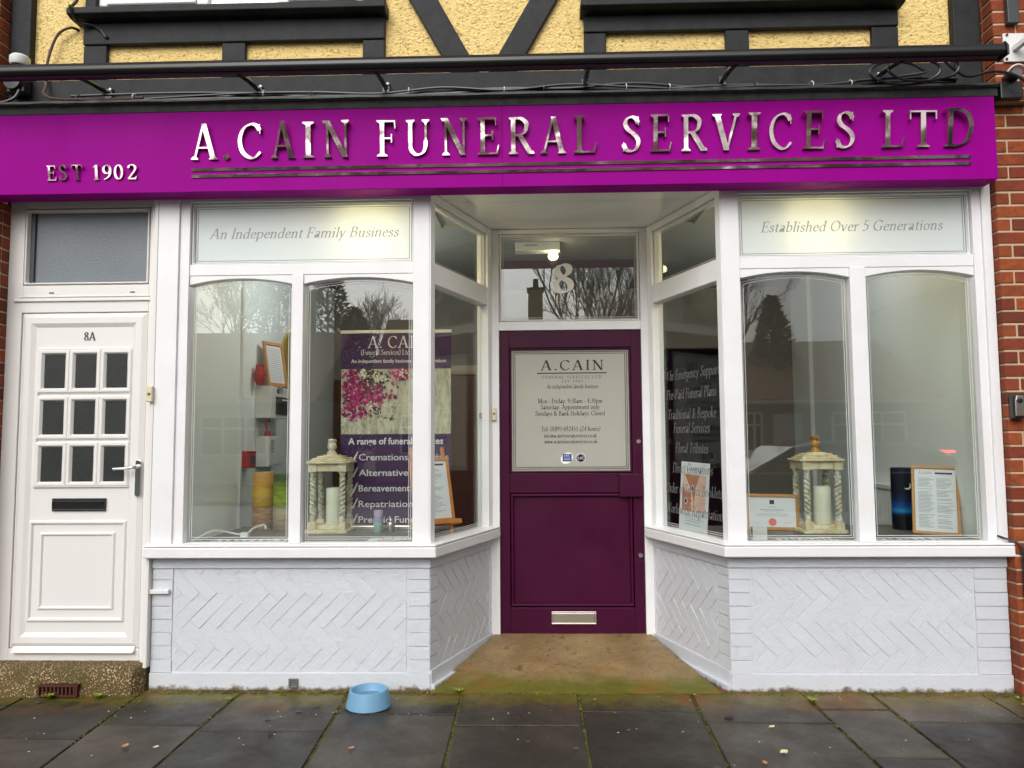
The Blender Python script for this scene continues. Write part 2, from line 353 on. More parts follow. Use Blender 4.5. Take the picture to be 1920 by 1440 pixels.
KIDS = lambda o: [c for c in bpy.data.objects if c.parent == o]
def copy_tree(o, parent=None):
    c = o.copy(); COL.objects.link(c)
    if parent: c.parent = parent; c.matrix_parent_inverse = o.matrix_parent_inverse.copy()
    for k in KIDS(o): copy_tree(k, c)
    return c
def frameM(ox, oy, ang): return Matrix.Translation((ox, oy, G)) @ Matrix.Rotation(ang, 4, 'Z')
def arc(x0, x1, ze, zm, n=14):        # shallow arch from end height ze to crown zm
    return [(x0 + (x1 - x0) * i / n, ze + (zm - ze) * (1 - (2 * i / n - 1) ** 2)) for i in range(n + 1)]
# ------------------------------------------------------------------ lettering: a drawn serif alphabet, pen strokes merged into outlines
STY = {'cap': (.122, .045, 1, 0, 22), 'rom': (.105, .045, 1, 0, 22), 'ital': (.095, .042, .55, .22, 26), 'num': (.195, .055, 1, 0, 24)}
def crv(pts, n=7, closed=False):
    P = [Vector(p) for p in pts]; m = len(P); out = []
    for i in range(m if closed else m - 1):
        if closed: a, b, c, d = P[i - 1], P[i], P[(i + 1) % m], P[(i + 2) % m]
        else: a, b, c, d = P[max(i - 1, 0)], P[i], P[i + 1], P[min(i + 2, m - 1)]
        for k in range(n):
            t = k / n; out.append(.5 * ((2 * b) + (c - a) * t + (2 * a - 5 * b + 4 * c - d) * t * t + (3 * b - a - 3 * c + d) * t ** 3))
    if not closed: out.append(P[-1])
    return out
X = .62
AR = lambda x: [('C', [(x, .42), (x + .10, .57), (x + .20, .60), (x + .285, .53), (x + .30, .38)]), ('V', x + .30, 0, .42)]
GL = {  # advance, strokes
'A': (.78, [('D', .09, 0, .385, 1, .62), ('D', .665, 0, .395, 1, 1.12), ('H', .19, .57, .33), ('S', .09, .11), ('S', .665, .13)]),
'B': (.66, [('V', .15, 0, 1), ('C', [(.15, .975), (.36, .97), (.49, .87), (.50, .75), (.45, .60), (.34, .53), (.15, .525)]), ('C', [(.15, .525), (.38, .52), (.53, .41), (.56, .27), (.51, .12), (.38, .03), (.15, .025)]), ('S', .15, .12), ('s', .15, .12, 1)]),
'C': (.74, [('C', [(.655, .80), (.57, .93), (.42, .975), (.22, .88), (.10, .66), (.085, .42), (.17, .18), (.36, .03), (.52, .04), (.67, .19)]), ('P', [(.64, .97), (.665, .97), (.68, .70), (.655, .70)])]),
'D': (.80, [('V', .15, 0, 1), ('C', [(.15, .975), (.36, .97), (.58, .86), (.68, .66), (.69, .42), (.60, .17), (.40, .04), (.15, .025)]), ('S', .15, .13), ('s', .15, .13, 1)]),
'E': (.62, [('V', .15, 0, 1), ('H', .15, .52, .975), ('H', .15, .44, .52), ('H', .15, .56, .025), ('P', [(.49, 1), (.535, 1), (.545, .79), (.52, .79)]), ('P', [(.415, .64), (.45, .64), (.45, .40), (.415, .40)]), ('P', [(.53, 0), (.575, 0), (.62, .25), (.59, .25)]), ('S', .13, .13), ('s', .13, .13, 1)]),
'F': (.57, [('V', .15, 0, 1), ('H', .15, .50, .975), ('H', .15, .42, .50), ('P', [(.48, 1), (.525, 1), (.54, .77), (.51, .77)]), ('P', [(.40, .62), (.435, .62), (.435, .38), (.40, .38)]), ('S', .15, .15), ('s', .13, .13, 1)]),
'G': (.80, [('C', [(.655, .80), (.57, .93), (.42, .975), (.22, .88), (.10, .66), (.085, .42), (.17, .18), (.36, .03), (.52, .04), (.66, .10)]), ('P', [(.64, .97), (.665, .97), (.68, .70), (.655, .70)]), ('V', .65, .06, .42), ('s', .65, .13, .44)]),
'H': (.80, [('V', .15, 0, 1), ('V', .64, 0, 1), ('H', .15, .64, .52)] + [(k, x, .12, y) for x in (.15, .64) for k, y in (('S', 0), ('s', 1))]),
'I': (.33, [('V', .165, 0, 1), ('S', .165, .14), ('s', .165, .14, 1)]),
'L': (.60, [('V', .15, 0, 1), ('H', .15, .54, .025), ('P', [(.51, 0), (.555, 0), (.60, .27), (.57, .27)]), ('S', .14, .13), ('s', .15, .14, 1)]),
'M': (.94, [('D', .12, 0, .17, 1, .6), ('D', .46, .03, .20, 1, 1.1), ('D', .46, .03, .75, 1, .6), ('D', .82, 0, .77, 1, 1.1), ('S', .12, .10), ('S', .82, .12), ('s', .16, .10, 1), ('s', .79, .10, 1)]),
'N': (.82, [('v', .14, 0, 1), ('v', .68, 0, 1), ('D', .66, 0, .13, 1, 1.2), ('S', .14, .11), ('s', .68, .11, 1), ('s', .10, .1, 1)]),
'O': (.84, [('O', .42, .5, .33, .475)]),
'P': (.60, [('V', .15, 0, 1), ('C', [(.15, .975), (.38, .97), (.53, .87), (.55, .73), (.50, .57), (.36, .49), (.15, .48)]), ('S', .15, .13), ('s', .15, .12, 1)]),
'R': (.72, [('V', .15, 0, 1), ('C', [(.15, .975), (.36, .97), (.50, .87), (.52, .75), (.47, .60), (.34, .52), (.15, .51)]), ('D', .64, 0, .33, .52, 1.15), ('S', .15, .13), ('S', .66, .08), ('s', .15, .12, 1)]),
'S': (.56, [('C', [(.46, .80), (.40, .92), (.28, .972), (.15, .91), (.11, .77), (.18, .63), (.32, .52), (.44, .38), (.46, .22), (.38, .07), (.25, .028), (.12, .08), (.06, .22)]), ('P', [(.44, .98), (.475, .98), (.485, .74), (.455, .74)]), ('P', [(.045, .02), (.08, .02), (.075, .27), (.045, .27)])]),
'T': (.70, [('V', .35, 0, 1), ('H', .04, .66, .975), ('P', [(.025, 1), (.06, 1), (.055, .76), (.025, .76)]), ('P', [(.64, 1), (.675, 1), (.675, .76), (.645, .76)]), ('S', .35, .15)]),
'U': (.78, [('V', .17, .35, 1), ('C', [(.17, .40), (.19, .18), (.30, .05), (.42, .03), (.55, .09), (.62, .24), (.63, .42)]), ('v', .632, .38, 1), ('s', .17, .13, 1), ('s', .63, .11, 1)]),
'V': (.74, [('D', .36, 0, .10, 1, 1.12), ('D', .37, 0, .64, 1, .6), ('s', .10, .13, 1), ('s', .64, .1, 1)]),
'W': (1.05, [('D', .30, 0, .09, 1, 1.05), ('D', .31, 0, .52, 1, .6), ('D', .70, 0, .48, 1, 1.05), ('D', .71, 0, .95, 1, .6), ('s', .09, .11, 1), ('s', .5, .1, 1), ('s', .95, .09, 1)]),
'a': (.50, [('C', [(.10, .50), (.17, .59), (.27, .60), (.35, .54), (.37, .42)]), ('V', .37, .08, .45), ('C', [(.37, .38), (.22, .33), (.11, .24), (.095, .13), (.17, .04), (.27, .06), (.37, .15)]), ('C', [(.37, .12), (.41, .03), (.48, .05)])]),
'b': (.54, [('V', .12, .03, 1.02), ('C', [(.12, .47), (.22, .59), (.34, .59), (.44, .46), (.45, .24), (.36, .06), (.23, .03), (.12, .08)]), ('F', .12, 1.02)]),
'c': (.46, [('C', [(.40, .49), (.33, .59), (.23, .595), (.12, .48), (.085, .31), (.13, .12), (.25, .03), (.35, .06), (.43, .15)])]),
'd': (.56, [('V', .43, .03, 1.02), ('C', [(.43, .50), (.34, .59), (.23, .58), (.11, .46), (.085, .26), (.14, .08), (.25, .03), (.36, .07), (.43, .15)]), ('F', .43, 1.02), ('H', .43, .53, .03)]),
'e': (.47, [('H', .10, .40, .36), ('C', [(.405, .37), (.37, .53), (.26, .595), (.14, .52), (.085, .31), (.13, .11), (.26, .03), (.36, .06), (.43, .15)])]),
'f': (.34, [('V', .16, 0, .82), ('C', [(.16, .78), (.19, .93), (.28, .995), (.38, .95)]), ('H', .04, .32, .60), ('S', .16, .12)]),
'g': (.50, [('O', .24, .34, .155, .255), ('V', .41, -.10, .60), ('C', [(.41, -.08), (.36, -.23), (.22, -.27), (.08, -.20)])]),
'h': (.56, [('V', .12, 0, 1.02)] + AR(.12) + [('F', .12, 1.02), ('S', .12, .10), ('S', .42, .10)]),
'i': (.27, [('V', .13, 0, X), ('.', .13, .86), ('F', .13, X), ('S', .13, .10)]),
'k': (.52, [('V', .12, 0, 1.02), ('D', .15, .26, .38, .61, .6), ('D', .43, 0, .21, .36, 1.1), ('F', .12, 1.02), ('S', .12, .10), ('S', .44, .09)]),
'l': (.26, [('V', .13, 0, 1.02), ('F', .13, 1.02), ('S', .13, .10)]),
'm': (.86, [('V', .12, 0, X)] + AR(.12) + AR(.42) + [('F', .12, X), ('S', .12, .09), ('S', .42, .09), ('S', .72, .09)]),
'n': (.56, [('V', .12, 0, X)] + AR(.12) + [('F', .12, X), ('S', .12, .10), ('S', .42, .10)]),
'o': (.53, [('O', .265, .31, .185, .28)]),
'p': (.56, [('V', .12, -.28, X), ('C', [(.12, .47), (.22, .59), (.34, .59), (.45, .46), (.46, .24), (.37, .06), (.24, .03), (.12, .10)]), ('F', .12, X), ('S', .12, .11, -.28)]),
'r': (.38, [('V', .12, 0, X), ('C', [(.12, .40), (.20, .55), (.29, .60), (.36, .56)]), ('F', .12, X), ('S', .12, .11)]),
's': (.40, [('C', [(.32, .48), (.27, .58), (.18, .595), (.10, .53), (.10, .43), (.20, .34), (.31, .25), (.33, .14), (.26, .04), (.15, .03), (.07, .14)])]),
't': (.34, [('V', .15, .12, .78), ('C', [(.15, .16), (.18, .05), (.25, .03), (.33, .08)]), ('H', .04, .31, .60)]),
'u': (.56, [('V', .12, .2, X), ('C', [(.12, .25), (.14, .09), (.22, .03), (.33, .07), (.42, .20)]), ('V', .42, .03, X), ('F', .12, X), ('F', .42, X), ('H', .42, .52, .03)]),
'v': (.50, [('D', .24, 0, .07, X, 1.0), ('D', .25, 0, .42, X, .6), ('s', .07, .09, X), ('s', .42, .08, X)]),
'w': (.74, [('D', .22, 0, .07, X, 1.0), ('D', .23, 0, .38, X, .6), ('D', .50, 0, .35, X, 1.0), ('D', .51, 0, .66, X, .6), ('s', .07, .08, X), ('s', .37, .07, X), ('s', .66, .07, X)]),
'y': (.50, [('D', .24, 0, .07, X, 1.0), ('D', .13, -.28, .42, X, .6), ('s', .07, .09, X), ('s', .42, .08, X), ('.', .11, -.25)]),
'0': (.56, [('O', .28, .5, .195, .475)]), '1': (.40, [('V', .22, 0, 1), ('S', .22, .13), ('P', [(.07, .86), (.20, 1), (.22, .92), (.08, .83)])]),
'2': (.54, [('C', [(.09, .76), (.15, .93), (.28, .97), (.41, .88), (.43, .71), (.35, .50), (.09, .05)]), ('H', .07, .47, .035), ('P', [(.07, 0), (.45, 0), (.49, .20), (.46, .20), (.40, .09), (.10, .09)])]),
'3': (.52, [('C', [(.09, .84), (.18, .96), (.30, .95), (.38, .82), (.34, .64), (.18, .54)]), ('C', [(.18, .54), (.36, .50), (.43, .31), (.36, .10), (.22, .025), (.07, .09)])]),
'4': (.54, [('D', .07, .30, .35, 1, .6), ('H', .05, .49, .29), ('V', .35, 0, .98)]),
'5': (.52, [('D', .12, .55, .17, .98, .7), ('H', .15, .42, .95), ('C', [(.12, .55), (.28, .59), (.41, .46), (.42, .25), (.32, .07), (.19, .025), (.07, .08)])]),
'6': (.55, [('O', .28, .30, .175, .275), ('C', [(.44, .98), (.26, .86), (.13, .62), (.105, .32)])]),
'8': (.54, [('Q', [(.25, .53), (.14, .65), (.115, .79), (.17, .925), (.28, .97), (.39, .92), (.43, .79), (.38, .65), (.26, .53), (.13, .39), (.08, .24), (.13, .09), (.27, .025), (.41, .09), (.465, .24), (.41, .40)])]),
'9': (.55, [('O', .26, .70, .175, .275), ('C', [(.11, .02), (.29, .14), (.41, .38), (.435, .68)])]),
'&': (.80, [('C', [(.66, .52), (.58, .24), (.42, .05), (.24, .025), (.10, .14), (.12, .32), (.28, .48), (.40, .62), (.42, .80), (.32, .95), (.20, .90), (.17, .75), (.28, .52), (.48, .22), (.62, .05), (.76, .05)]), ('H', .56, .74, .52)]),
'@': (.86, [('O', .42, .36, .34, .42), ('O', .42, .34, .14, .19), ('V', .57, .16, .55)]),
'.': (.26, [('.', .13, .065)]), ',': (.26, [('.', .13, .065)]), ':': (.26, [('.', .13, .065), ('.', .13, .50)]), '-': (.36, [('H', .06, .30, .28), ('H', .06, .30, .31)]),
'(': (.34, [('C', [(.28, 1.02), (.12, .72), (.10, .30), (.28, -.18)])]), ')': (.34, [('C', [(.06, 1.02), (.22, .72), (.24, .30), (.06, -.18)])]), ' ': (.26, []),
}
GC = {}
def glyph(ch, sty):
    if (ch, sty) in GC: return GC[(ch, sty)]
    T, t, sf, shear, nib = STY[sty]; adv, st = GL[ch]; polys = []; nb = R(nib)
    def pen(P, closed=False):
        m = len(P); L = []
        for i in range(m):
            d = (P[(i + 1) % m] - P[i - 1]) if closed else (P[min(i + 1, m - 1)] - P[max(i - 1, 0)])
            a = math.atan2(d.y, d.x); wd = math.hypot(T * math.sin(a - nb), t * math.cos(a - nb)) * .5
            q = Vector((-math.sin(a), math.cos(a))) * wd; L.append((P[i] + q, P[i] - q))
        for i in range(m if closed else m - 1):
            a, b = L[i], L[(i + 1) % m]; polys.append([a[0], a[1], b[1], b[0]])
    bx = lambda x0, x1, y0, y1: polys.append([Vector(p) for p in ((x0, y0), (x1, y0), (x1, y1), (x0, y1))])
    for s in st:
        k = s[0]
        if k == 'V': bx(s[1] - T / 2, s[1] + T / 2, s[2], s[3])
        elif k == 'v': bx(s[1] - t * .7, s[1] + t * .7, s[2], s[3])
        elif k == 'H': bx(s[1], s[2], s[3] - t / 2, s[3] + t / 2)
        elif k == 'D':
            h = (T if s[5] > .8 else t * 1.3) * (s[5] if s[5] > .8 else 1) * .56
            polys.append([Vector(p) for p in ((s[1] - h, s[2]), (s[1] + h, s[2]), (s[3] + h, s[4]), (s[3] - h, s[4]))])
        elif k == 'C': pen(crv(s[1]))
        elif k == 'Q': pen(crv(s[1], 8, True), True)
        elif k == 'O': pen([Vector((s[1] + s[3] * math.cos(a * .2244) * (1 - T * .2), s[2] + s[4] * math.sin(a * .2244) * (1 - t * .3))) for a in range(28)], True)
        elif k in 'Ss':
            y = s[3] if len(s) > 3 else 0; d = 1 if k == 'S' else -1; hw = s[2] * (1 if sf == 1 else .7); u = t * .75
            polys.append([Vector(p) for p in ((s[1] - hw, y), (s[1] + hw, y), (s[1] + hw * .95, y + d * u), (s[1] + T * .4, y + d * u * 2.6), (s[1] - T * .4, y + d * u * 2.6), (s[1] - hw * .95, y + d * u))])
        elif k == 'F': polys.append([Vector(p) for p in ((s[1] + T * .4, s[2] + .01), (s[1] - .13, s[2] - .09), (s[1] - .12, s[2] - .115), (s[1] + T * .4, s[2] - .12))])
        elif k == 'P': polys.append([Vector(p) for p in s[1]])
        elif k == '.': polys.append([Vector((s[1] + T * .62 * math.cos(a * .5236), s[2] + T * .62 * math.sin(a * .5236))) for a in range(12)])
    V, E_, F_ = [], [], []
    if polys:
        vs, fs = [], []
        for p in polys:
            ar = sum(p[i].x * p[(i + 1) % len(p)].y - p[(i + 1) % len(p)].x * p[i].y for i in range(len(p)))
            if ar < 0: p = p[::-1]
            fs.append(list(range(len(vs), len(vs) + len(p)))); vs += p
        r = delaunay_2d_cdt(vs, [], fs, 1, 1e-4)
        V = [(v.x + shear * v.y, v.y) for v in r[0]]; F_ = [f for f, o in zip(r[2], r[5]) if o]
        cnt = {}
        for f in F_:
            for i in range(len(f)):
                e = (f[i], f[(i + 1) % len(f)]); k = (min(e), max(e)); cnt.setdefault(k, []).append(e)
        E_ = [e[0] for e in cnt.values() if len(e) == 1]
    GC[(ch, sty)] = (adv, V, F_, E_); return GC[(ch, sty)]
def put_glyph(mb, ch, sty, x, z, h, kx, y0, y1, tilt=0):
    adv, V, F_, E_ = glyph(ch, sty); n = len(V)
    if not n: return adv
    mb.add([(x + a * h * kx, y1, z + b * h) for a, b in V] + [(x + a * h * kx, y0, z + b * h) for a, b in V],
           [list(f) for f in F_] + [(b, a, a + n, b + n) for a, b in E_])
    return adv
def text(mb, s, x, z, h, sty='rom', width=None, align='l', y=0, th=.0008, ls=.02):
    nat = sum(glyph(c, sty)[0] + ls for c in s) - ls; kx = 1
    if width: kx = width / (nat * h)
    W = nat * h * kx; x -= {'l': 0, 'c': W / 2, 'r': W}[align]
    for c in s:
        x += (put_glyph(mb, c, sty, x, z, h, kx, y, y - th) + ls) * h * kx
def sans(mb, s, x, z, h, width=None, y=0, bold=0, th=.0006):
    cu = bpy.data.curves.new('lettering', 'FONT'); cu.body = s; cu.size = h / .73; cu.offset = bold * h; cu.resolution_u = 3
    ob = bpy.data.objects.new('lettering', cu); COL.objects.link(ob); bpy.context.view_layer.update()
    me = bpy.data.meshes.new_from_object(ob.evaluated_get(bpy.context.evaluated_depsgraph_get()))
    xs = [v.co.x for v in me.vertices]; k = width / (max(xs) - min(xs)) if width else 1; x0 = min(xs)
    mb.add([(x + (v.co.x - x0) * k, y - th, z + v.co.y) for v in me.vertices], [list(p.vertices) for p in me.polygons])
    bpy.data.objects.remove(ob); bpy.data.curves.remove(cu); bpy.data.meshes.remove(me)
# ------------------------------------------------------------------ ground
GZ = -1.44
m = MB(); m.box(-60, 60, -5.05, .6, GZ - .3, GZ - .012); structure(m.build('pavement_bed', 'joint'))
SL = MB()
cols = [(-4.6, -3.45, -.55), (-3.44, -2.885, -.62), (-2.88, -2.262, -.69), (-2.256, -1.690, -.515), (-1.684, -1.072, -.59), (-1.066, -.421, -.35), (-.415, .232, -.50), (.238, .860, -.306), (.866, 1.486, -.45), (1.491, 1.862, -.26), (1.868, 2.47, -.435), (2.476, 3.1, -.47), (3.106, 3.9, -.4)]
SK = {3: .07, 5: .045, 6: .01, 8: -.03, 9: .0, 10: -.015}
for ci, (x0, x1, yj) in enumerate(cols):
    ys = [.10, yj]
    while ys[-1] > -5.0: ys.append(ys[-1] - random.choice((.6, .75, .9)))
    for a, b in zip(ys, ys[1:]):
        b = max(b, -5.04); dz = [rnd(-.003, .003) for _ in range(4)]; j = .0055; k = SK.get(ci, 0); k1 = SK.get(ci + 1, 0)
        sx = lambda y, q: -q * y
        P = [(x0 + j + sx(b, k), b + j), (x1 - j + sx(b, k1), b + j), (x1 - j + sx(a, k1), a - j), (x0 + j + sx(a, k), a - j)]
        SL.add([(p[0], p[1], GZ - .05) for p in P] + [(p[0], p[1], GZ + d) for p, d in zip(P, dz)],
               [(3, 2, 1, 0), (4, 5, 6, 7), (0, 1, 5, 4), (1, 2, 6, 5), (2, 3, 7, 6), (3, 0, 4, 7)])
structure(SL.build('pavement', 'slab', bevel=.006))
m = MB(); m.box(-60, 60, -5.2, -5.055, GZ - .3, GZ + .005); structure(m.build('kerb', 'mortar', bevel=.015))
m = MB(); m.box(-90, 90, -13, -5.2, GZ - .5, GZ - .12); structure(m.build('road', 'asphalt'))
m = MB(); m.box(-120, 120, -120, -13, GZ - .5, GZ - .02); structure(m.build('grass_verge', 'grass'))
# sloping concrete apron inside the porch
m = MB(); n = 10
V = []; F = []
for i in range(n + 1):
    y = -.03 + .93 * i / n; z = GZ + .006 + .098 * i / n + (.004 * math.sin(i * 2.1) if 0 < i < n else 0)
    xa, xb = -.60 + .33 * max(0, y) / .88, 1.03 - .25 * max(0, y) / .88
    for k in range(13): V.append((xa + (xb - xa) * k / 12, y, z + rnd(-.0015, .0015)))
F = [(i * 13 + k, i * 13 + k + 1, i * 13 + 14 + k, i * 13 + 13 + k) for i in range(n) for k in range(12)]
F += [(k + 1, k, k + 143, k + 144) for k in range(12)]
V += [(V[k][0], -.03, GZ - .02) for k in range(13)]
m.add(V, F); structure(m.build('porch_floor', 'apron', smooth=True))

# ------------------------------------------------------------------ the shop building
B = thing('shop_building', 'shop building with white painted shopfront, black timbers and yellow roughcast upper storey', 'building', (0, .5, GZ))
# upper storey: roughcast round two window openings
m = MB()
m.box(-3.1, 2.55, .03, .28, 1.75, 2.60)
for a, b in ((-3.1, -2.67), (-1.02, .45), (2.05, 2.55)): m.box(a, b, .03, .28, 2.60, 3.75)
m.box(-3.1, 2.55, .03, .28, 3.75, 5.0); lab(m.build('upper_wall', 'roughcast', B), 'yellow roughcast wall')
def beam(*b, rot=None):
    m = MB()
    if rot: m.prism(rot, b[0], b[1])
    else: m.box(*b)
    return m.build('timber_beam', 'black_timber', B, bevel=.006)
TF = -.005
beam(-3.195, -3.07, -.02, .28, 1.95, 5.0); beam(2.50, 2.655, -.02, .28, 1.95, 5.0)
beam(-3.07, 2.50, -.012, .028, 2.0, 2.195)
for x0, x1, zz in ((-2.745, -2.60, 2.415), (-1.885, -1.74, 2.415), (-1.02, -.885, 2.415), (.32, .452, 2.425), (1.165, 1.305, 2.425), (2.03, 2.185, 2.425)):
    beam(x0, x1, TF, .028, 2.197, zz)
beam(-2.745, -.885, TF - .008, .028, 2.417, 2.555); beam(.32, 2.185, TF - .008, .028, 2.427, 2.53)
for x0, x1, z in ((-2.745, -2.675, 2.632), (-1.015, -.885, 2.632), (.32, .445, 2.602), (2.055, 2.185, 2.602)): beam(x0, x1, TF, .028, z, 3.9)
beam(TF, .028, rot=[(-.480, 2.197), (-.312, 2.197), (-.80, 3.1), (-.885, 3.1), (-.885, 2.93)])
beam(TF, .028, rot=[(-.258, 2.197), (-.090, 2.197), (.318, 2.92), (.318, 3.1), (.25, 3.1)])
for x0, x1, z in ((-2.80, -.868, 2.556), (.298, 2.20, 2.531)):
    m = MB(); m.prismx([(-.10, z + .012), (-.10, z + .052), (.03, z + .072), (.03, z), (-.06, z)], x0, x1)
    m.build('upper_window_sill', 'black_timber', B, bevel=.005)
for x0, x1, z0, op in ((-2.67, -1.02, 2.632, (-1.99, -1.56)), (.45, 2.05, 2.605, (1.0, 1.5))):
    m = MB(); z1 = 3.74
    m.ring(x0, x1, z0, z1, .05, .02, .09)
    m.box(op[0] - .07, op[0], .022, .088, z0 + .05, z1 - .05); m.box(op[1], op[1] + .07, .022, .088, z0 + .05, z1 - .05)
    m.ring(x0 + .052, op[0] - .072, z0 + .052, z1 - .052, .035, .005, .088); m.ring(op[1] + .072, x1 - .052, z0 + .052, z1 - .052, .035, .005, .088)
    f = m.build('upper_window', 'white_paint', B, bevel=.005)
    for a, b in ((x0 + .09, op[0] - .11), (op[0] + .002, op[1] - .002), (op[1] + .11, x1 - .09)):
        g = MB(); g.box(a, b, .05, .056, z0 + .052, z1 - .09); g.build('pane', 'glass', f)
    c = MB(); c.box(x0 + .01, x1 - .01, .25, .26, z0, z1); c.build('net_curtain', 'paper', f)
# roof and the closed shell behind
m = MB(); m.prismx([(-.35, 5.0), (-.35, 5.12), (3.4, 7.4), (3.6, 7.4), (7.2, 5.12), (7.2, 5.0)], -3.7, 3.2); m.build('roof', 'tile', B)
m = MB(); m.box(-3.7, 3.3, 6.8, 7.0, GZ, 5.0); m.box(-3.7, -3.4, .3, 6.8, GZ, 5.0); m.box(3.0, 3.3, .3, 6.8, GZ, 5.0); m.build('rear_wall', 'house_brick', B)
# brick piers, laid brick by brick
def pier(x0, x1, yf, z0, z1, joint_off):
    c = MB(); c.box(x0 + .006, x1 - .006, yf + .005, .30, z0, z1); core = c.build('brick_pier', 'mortar', B)
    m = MB(); k = 0; z = z0 + .004
    while z < z1 - .03:
        off = joint_off if k % 2 else joint_off + .11; xs = [x0]; x = x0 + off % .22
        while x < x1 - .03:
            if x - xs[-1] > .04: xs.append(x)
            x += .222
        xs.append(x1)
        for a, b in zip(xs, xs[1:]):
            j = rnd(-.002, .002)
            m.box(a + (.005 if a > x0 else 0), b - (.005 if b < x1 else 0), yf + j, yf + .10, z, min(z + .066, z1)); 
        for ys in ((yf + .108, .29),): m.box(x0 - j, x0 + .04, *ys, z, min(z + .066, z1)); m.box(x1 - .04, x1 + j, *ys, z, min(z + .066, z1))
        z += .0765; k += 1
    m.build('bricks', 'brick', core, bevel=.004, seg=1)
pier(2.668, 3.33, -.06, GZ, 1.90, .19); pier(2.668, 3.33, -.115, 1.905, 4.98, .13)
pier(-3.78, -3.205, -.10, GZ, 1.44, .12); pier(-3.78, -3.205, -.10, 1.95, 4.98, .09)
# lead ledge over the sign
m = MB(); m.prismx([(-.165, 1.985), (-.165, 1.968), (-.15, 1.965), (-.15, 1.918), (-.02, 1.918), (-.02, 2.02), (-.10, 2.0)], -3.6, 2.655); m.build('sign_ledge', 'board_edge', B, bevel=.004)
m = MB(); n = 60
m.add([(-3.6 + 6.255 * i / n, y, z + rnd(-.003, .003)) for y, z in ((-.172, 1.976), (-.17, 1.99), (-.105, 2.006), (-.03, 2.03), (-.014, 2.06)) for i in range(n + 1)],
      [(r * (n + 1) + i, r * (n + 1) + i + 1, (r + 1) * (n + 1) + i + 1, (r + 1) * (n + 1) + i) for r in range(4) for i in range(n)])
m.build('lead_flashing', 'lead', B, smooth=True)

# ------------------------------------------------------------------ stall risers of painted brick, herringbone panels
def clip(poly, x0, x1, z0, z1):
    for ax, v, sgn in ((0, x0, 1), (0, x1, -1), (1, z0, 1), (1, z1, -1)):
        out = []
        for i in range(len(poly)):
            a, b = poly[i - 1], poly[i]; da, db = sgn * (a[ax] - v), sgn * (b[ax] - v)
            if (da >= 0) != (db >= 0):
                t = da / (da - db); out.append((a[0] + (b[0] - a[0]) * t, a[1] + (b[1] - a[1]) * t))
            if db >= 0: out.append(b)
        poly = out
        if len(poly) < 3: return []
    return poly
def riser(m, L, zt, zb, ql, qr, yo=0, ph=0):
    zp0, zp1 = zb + .095, zt - .088
    m.box(0, L, yo + .0122, yo + .14, zb, zt)                       # core
    m.box(.0, L, yo, yo + .013, zp1 + .004, zt)                     # band under the sill
    m.box(.0, L, yo - .004, yo + .013, zb, zp0)                     # plinth
    for a, b in ((0, ql), (L - qr, L)):
        if b - a < .03: continue
        z = zp0
        while z < zp1 - .02:
            e = min(z + .0755, zp1)
            m.box(a + .001, b - rnd(.002, .006), yo + rnd(.004, .0065), yo + .0125, z + .0028, e - .0028); z = e
    u = .0735; j = .003; c45 = math.sqrt(.5)
    x0, x1 = ql + .012, L - qr - .012
    for p in range(-50, 70):
        for q in range(-50, 70):
            k = (p - q) % 6
            if k == 0: r = (p, p + 3, q, q + 1)
            elif k == 5: r = (p, p + 1, q, q + 3)
            else: continue
            P = [(r[0] * u + j, r[2] * u + j), (r[1] * u - j, r[2] * u + j), (r[1] * u - j, r[3] * u - j), (r[0] * u + j, r[3] * u - j)]
            W = [((a + b) * c45 + ph, (a - b) * c45 + (zp0 + zp1) / 2) for a, b in P]
            if max(w_[0] for w_ in W) < x0 or min(w_[0] for w_ in W) > x1 or max(w_[1] for w_ in W) < zp0 or min(w_[1] for w_ in W) > zp1: continue
            W = clip(W, x0, x1, zp0 + .01, zp1 - .006)
            if len(W) > 2:
                yb_, tx, tz = yo + .0085 + rnd(-.0007, .0007), rnd(-.014, .014), rnd(-.018, .018); cx = sum(a for a, b in W) / len(W); cz = sum(b for a, b in W) / len(W); n = len(W)
                m.add([(a, yb_ + (a - cx) * tx + (b - cz) * tz, b) for a, b in W] + [(a, yo + .0125, b) for a, b in W], [list(range(n)), list(range(2 * n - 1, n - 1, -1))] + [(i, i + n, (i + 1) % n + n, (i + 1) % n) for i in range(n)])
LA = math.atan2(.85, .315); LL = math.hypot(.85, .315)
RA = math.atan2(-.85, .305); RL = math.hypot(.85, .305)
FL, FR = frameM(-.605, 0, LA), frameM(.80, .85, RA)
ZT, ZB = -.665, GZ
m = MB(frameM(-2.236, .012, 0)); riser(m, 1.628, ZT, ZB, .125, .125, 0, .02)
o = m.build('stall_riser', 'painted', B, bevel=.0026); lab(o, 'white painted herringbone brick under left window')
m = MB(frameM(-.605, .012, LA)); m.M = m.M @ Matrix.Translation((.006, 0, 0)); riser(m, LL - .02, ZT, ZB + .015, .10, .03, 0, .11)
m.box(-.01, LL - .02, -.03, .0, ZB - .02, ZB + .035)
m.build('porch_riser', 'painted', B, bevel=.0026)
m = MB(frameM(.80, .862, RA)); riser(m, RL - .012, ZT, ZB + .015, .03, .12, 0, .05)
m.box(.02, RL, -.03, .0, ZB - .02, ZB + .035)
m.build('porch_riser', 'painted', B, bevel=.0026)
m = MB(frameM(1.103, .012, 0)); riser(m, 1.562, ZT, ZB, .125, .185, 0, .06)
lab(m.build('stall_riser', 'painted', B, bevel=.0026), 'white painted herringbone brick under right window')

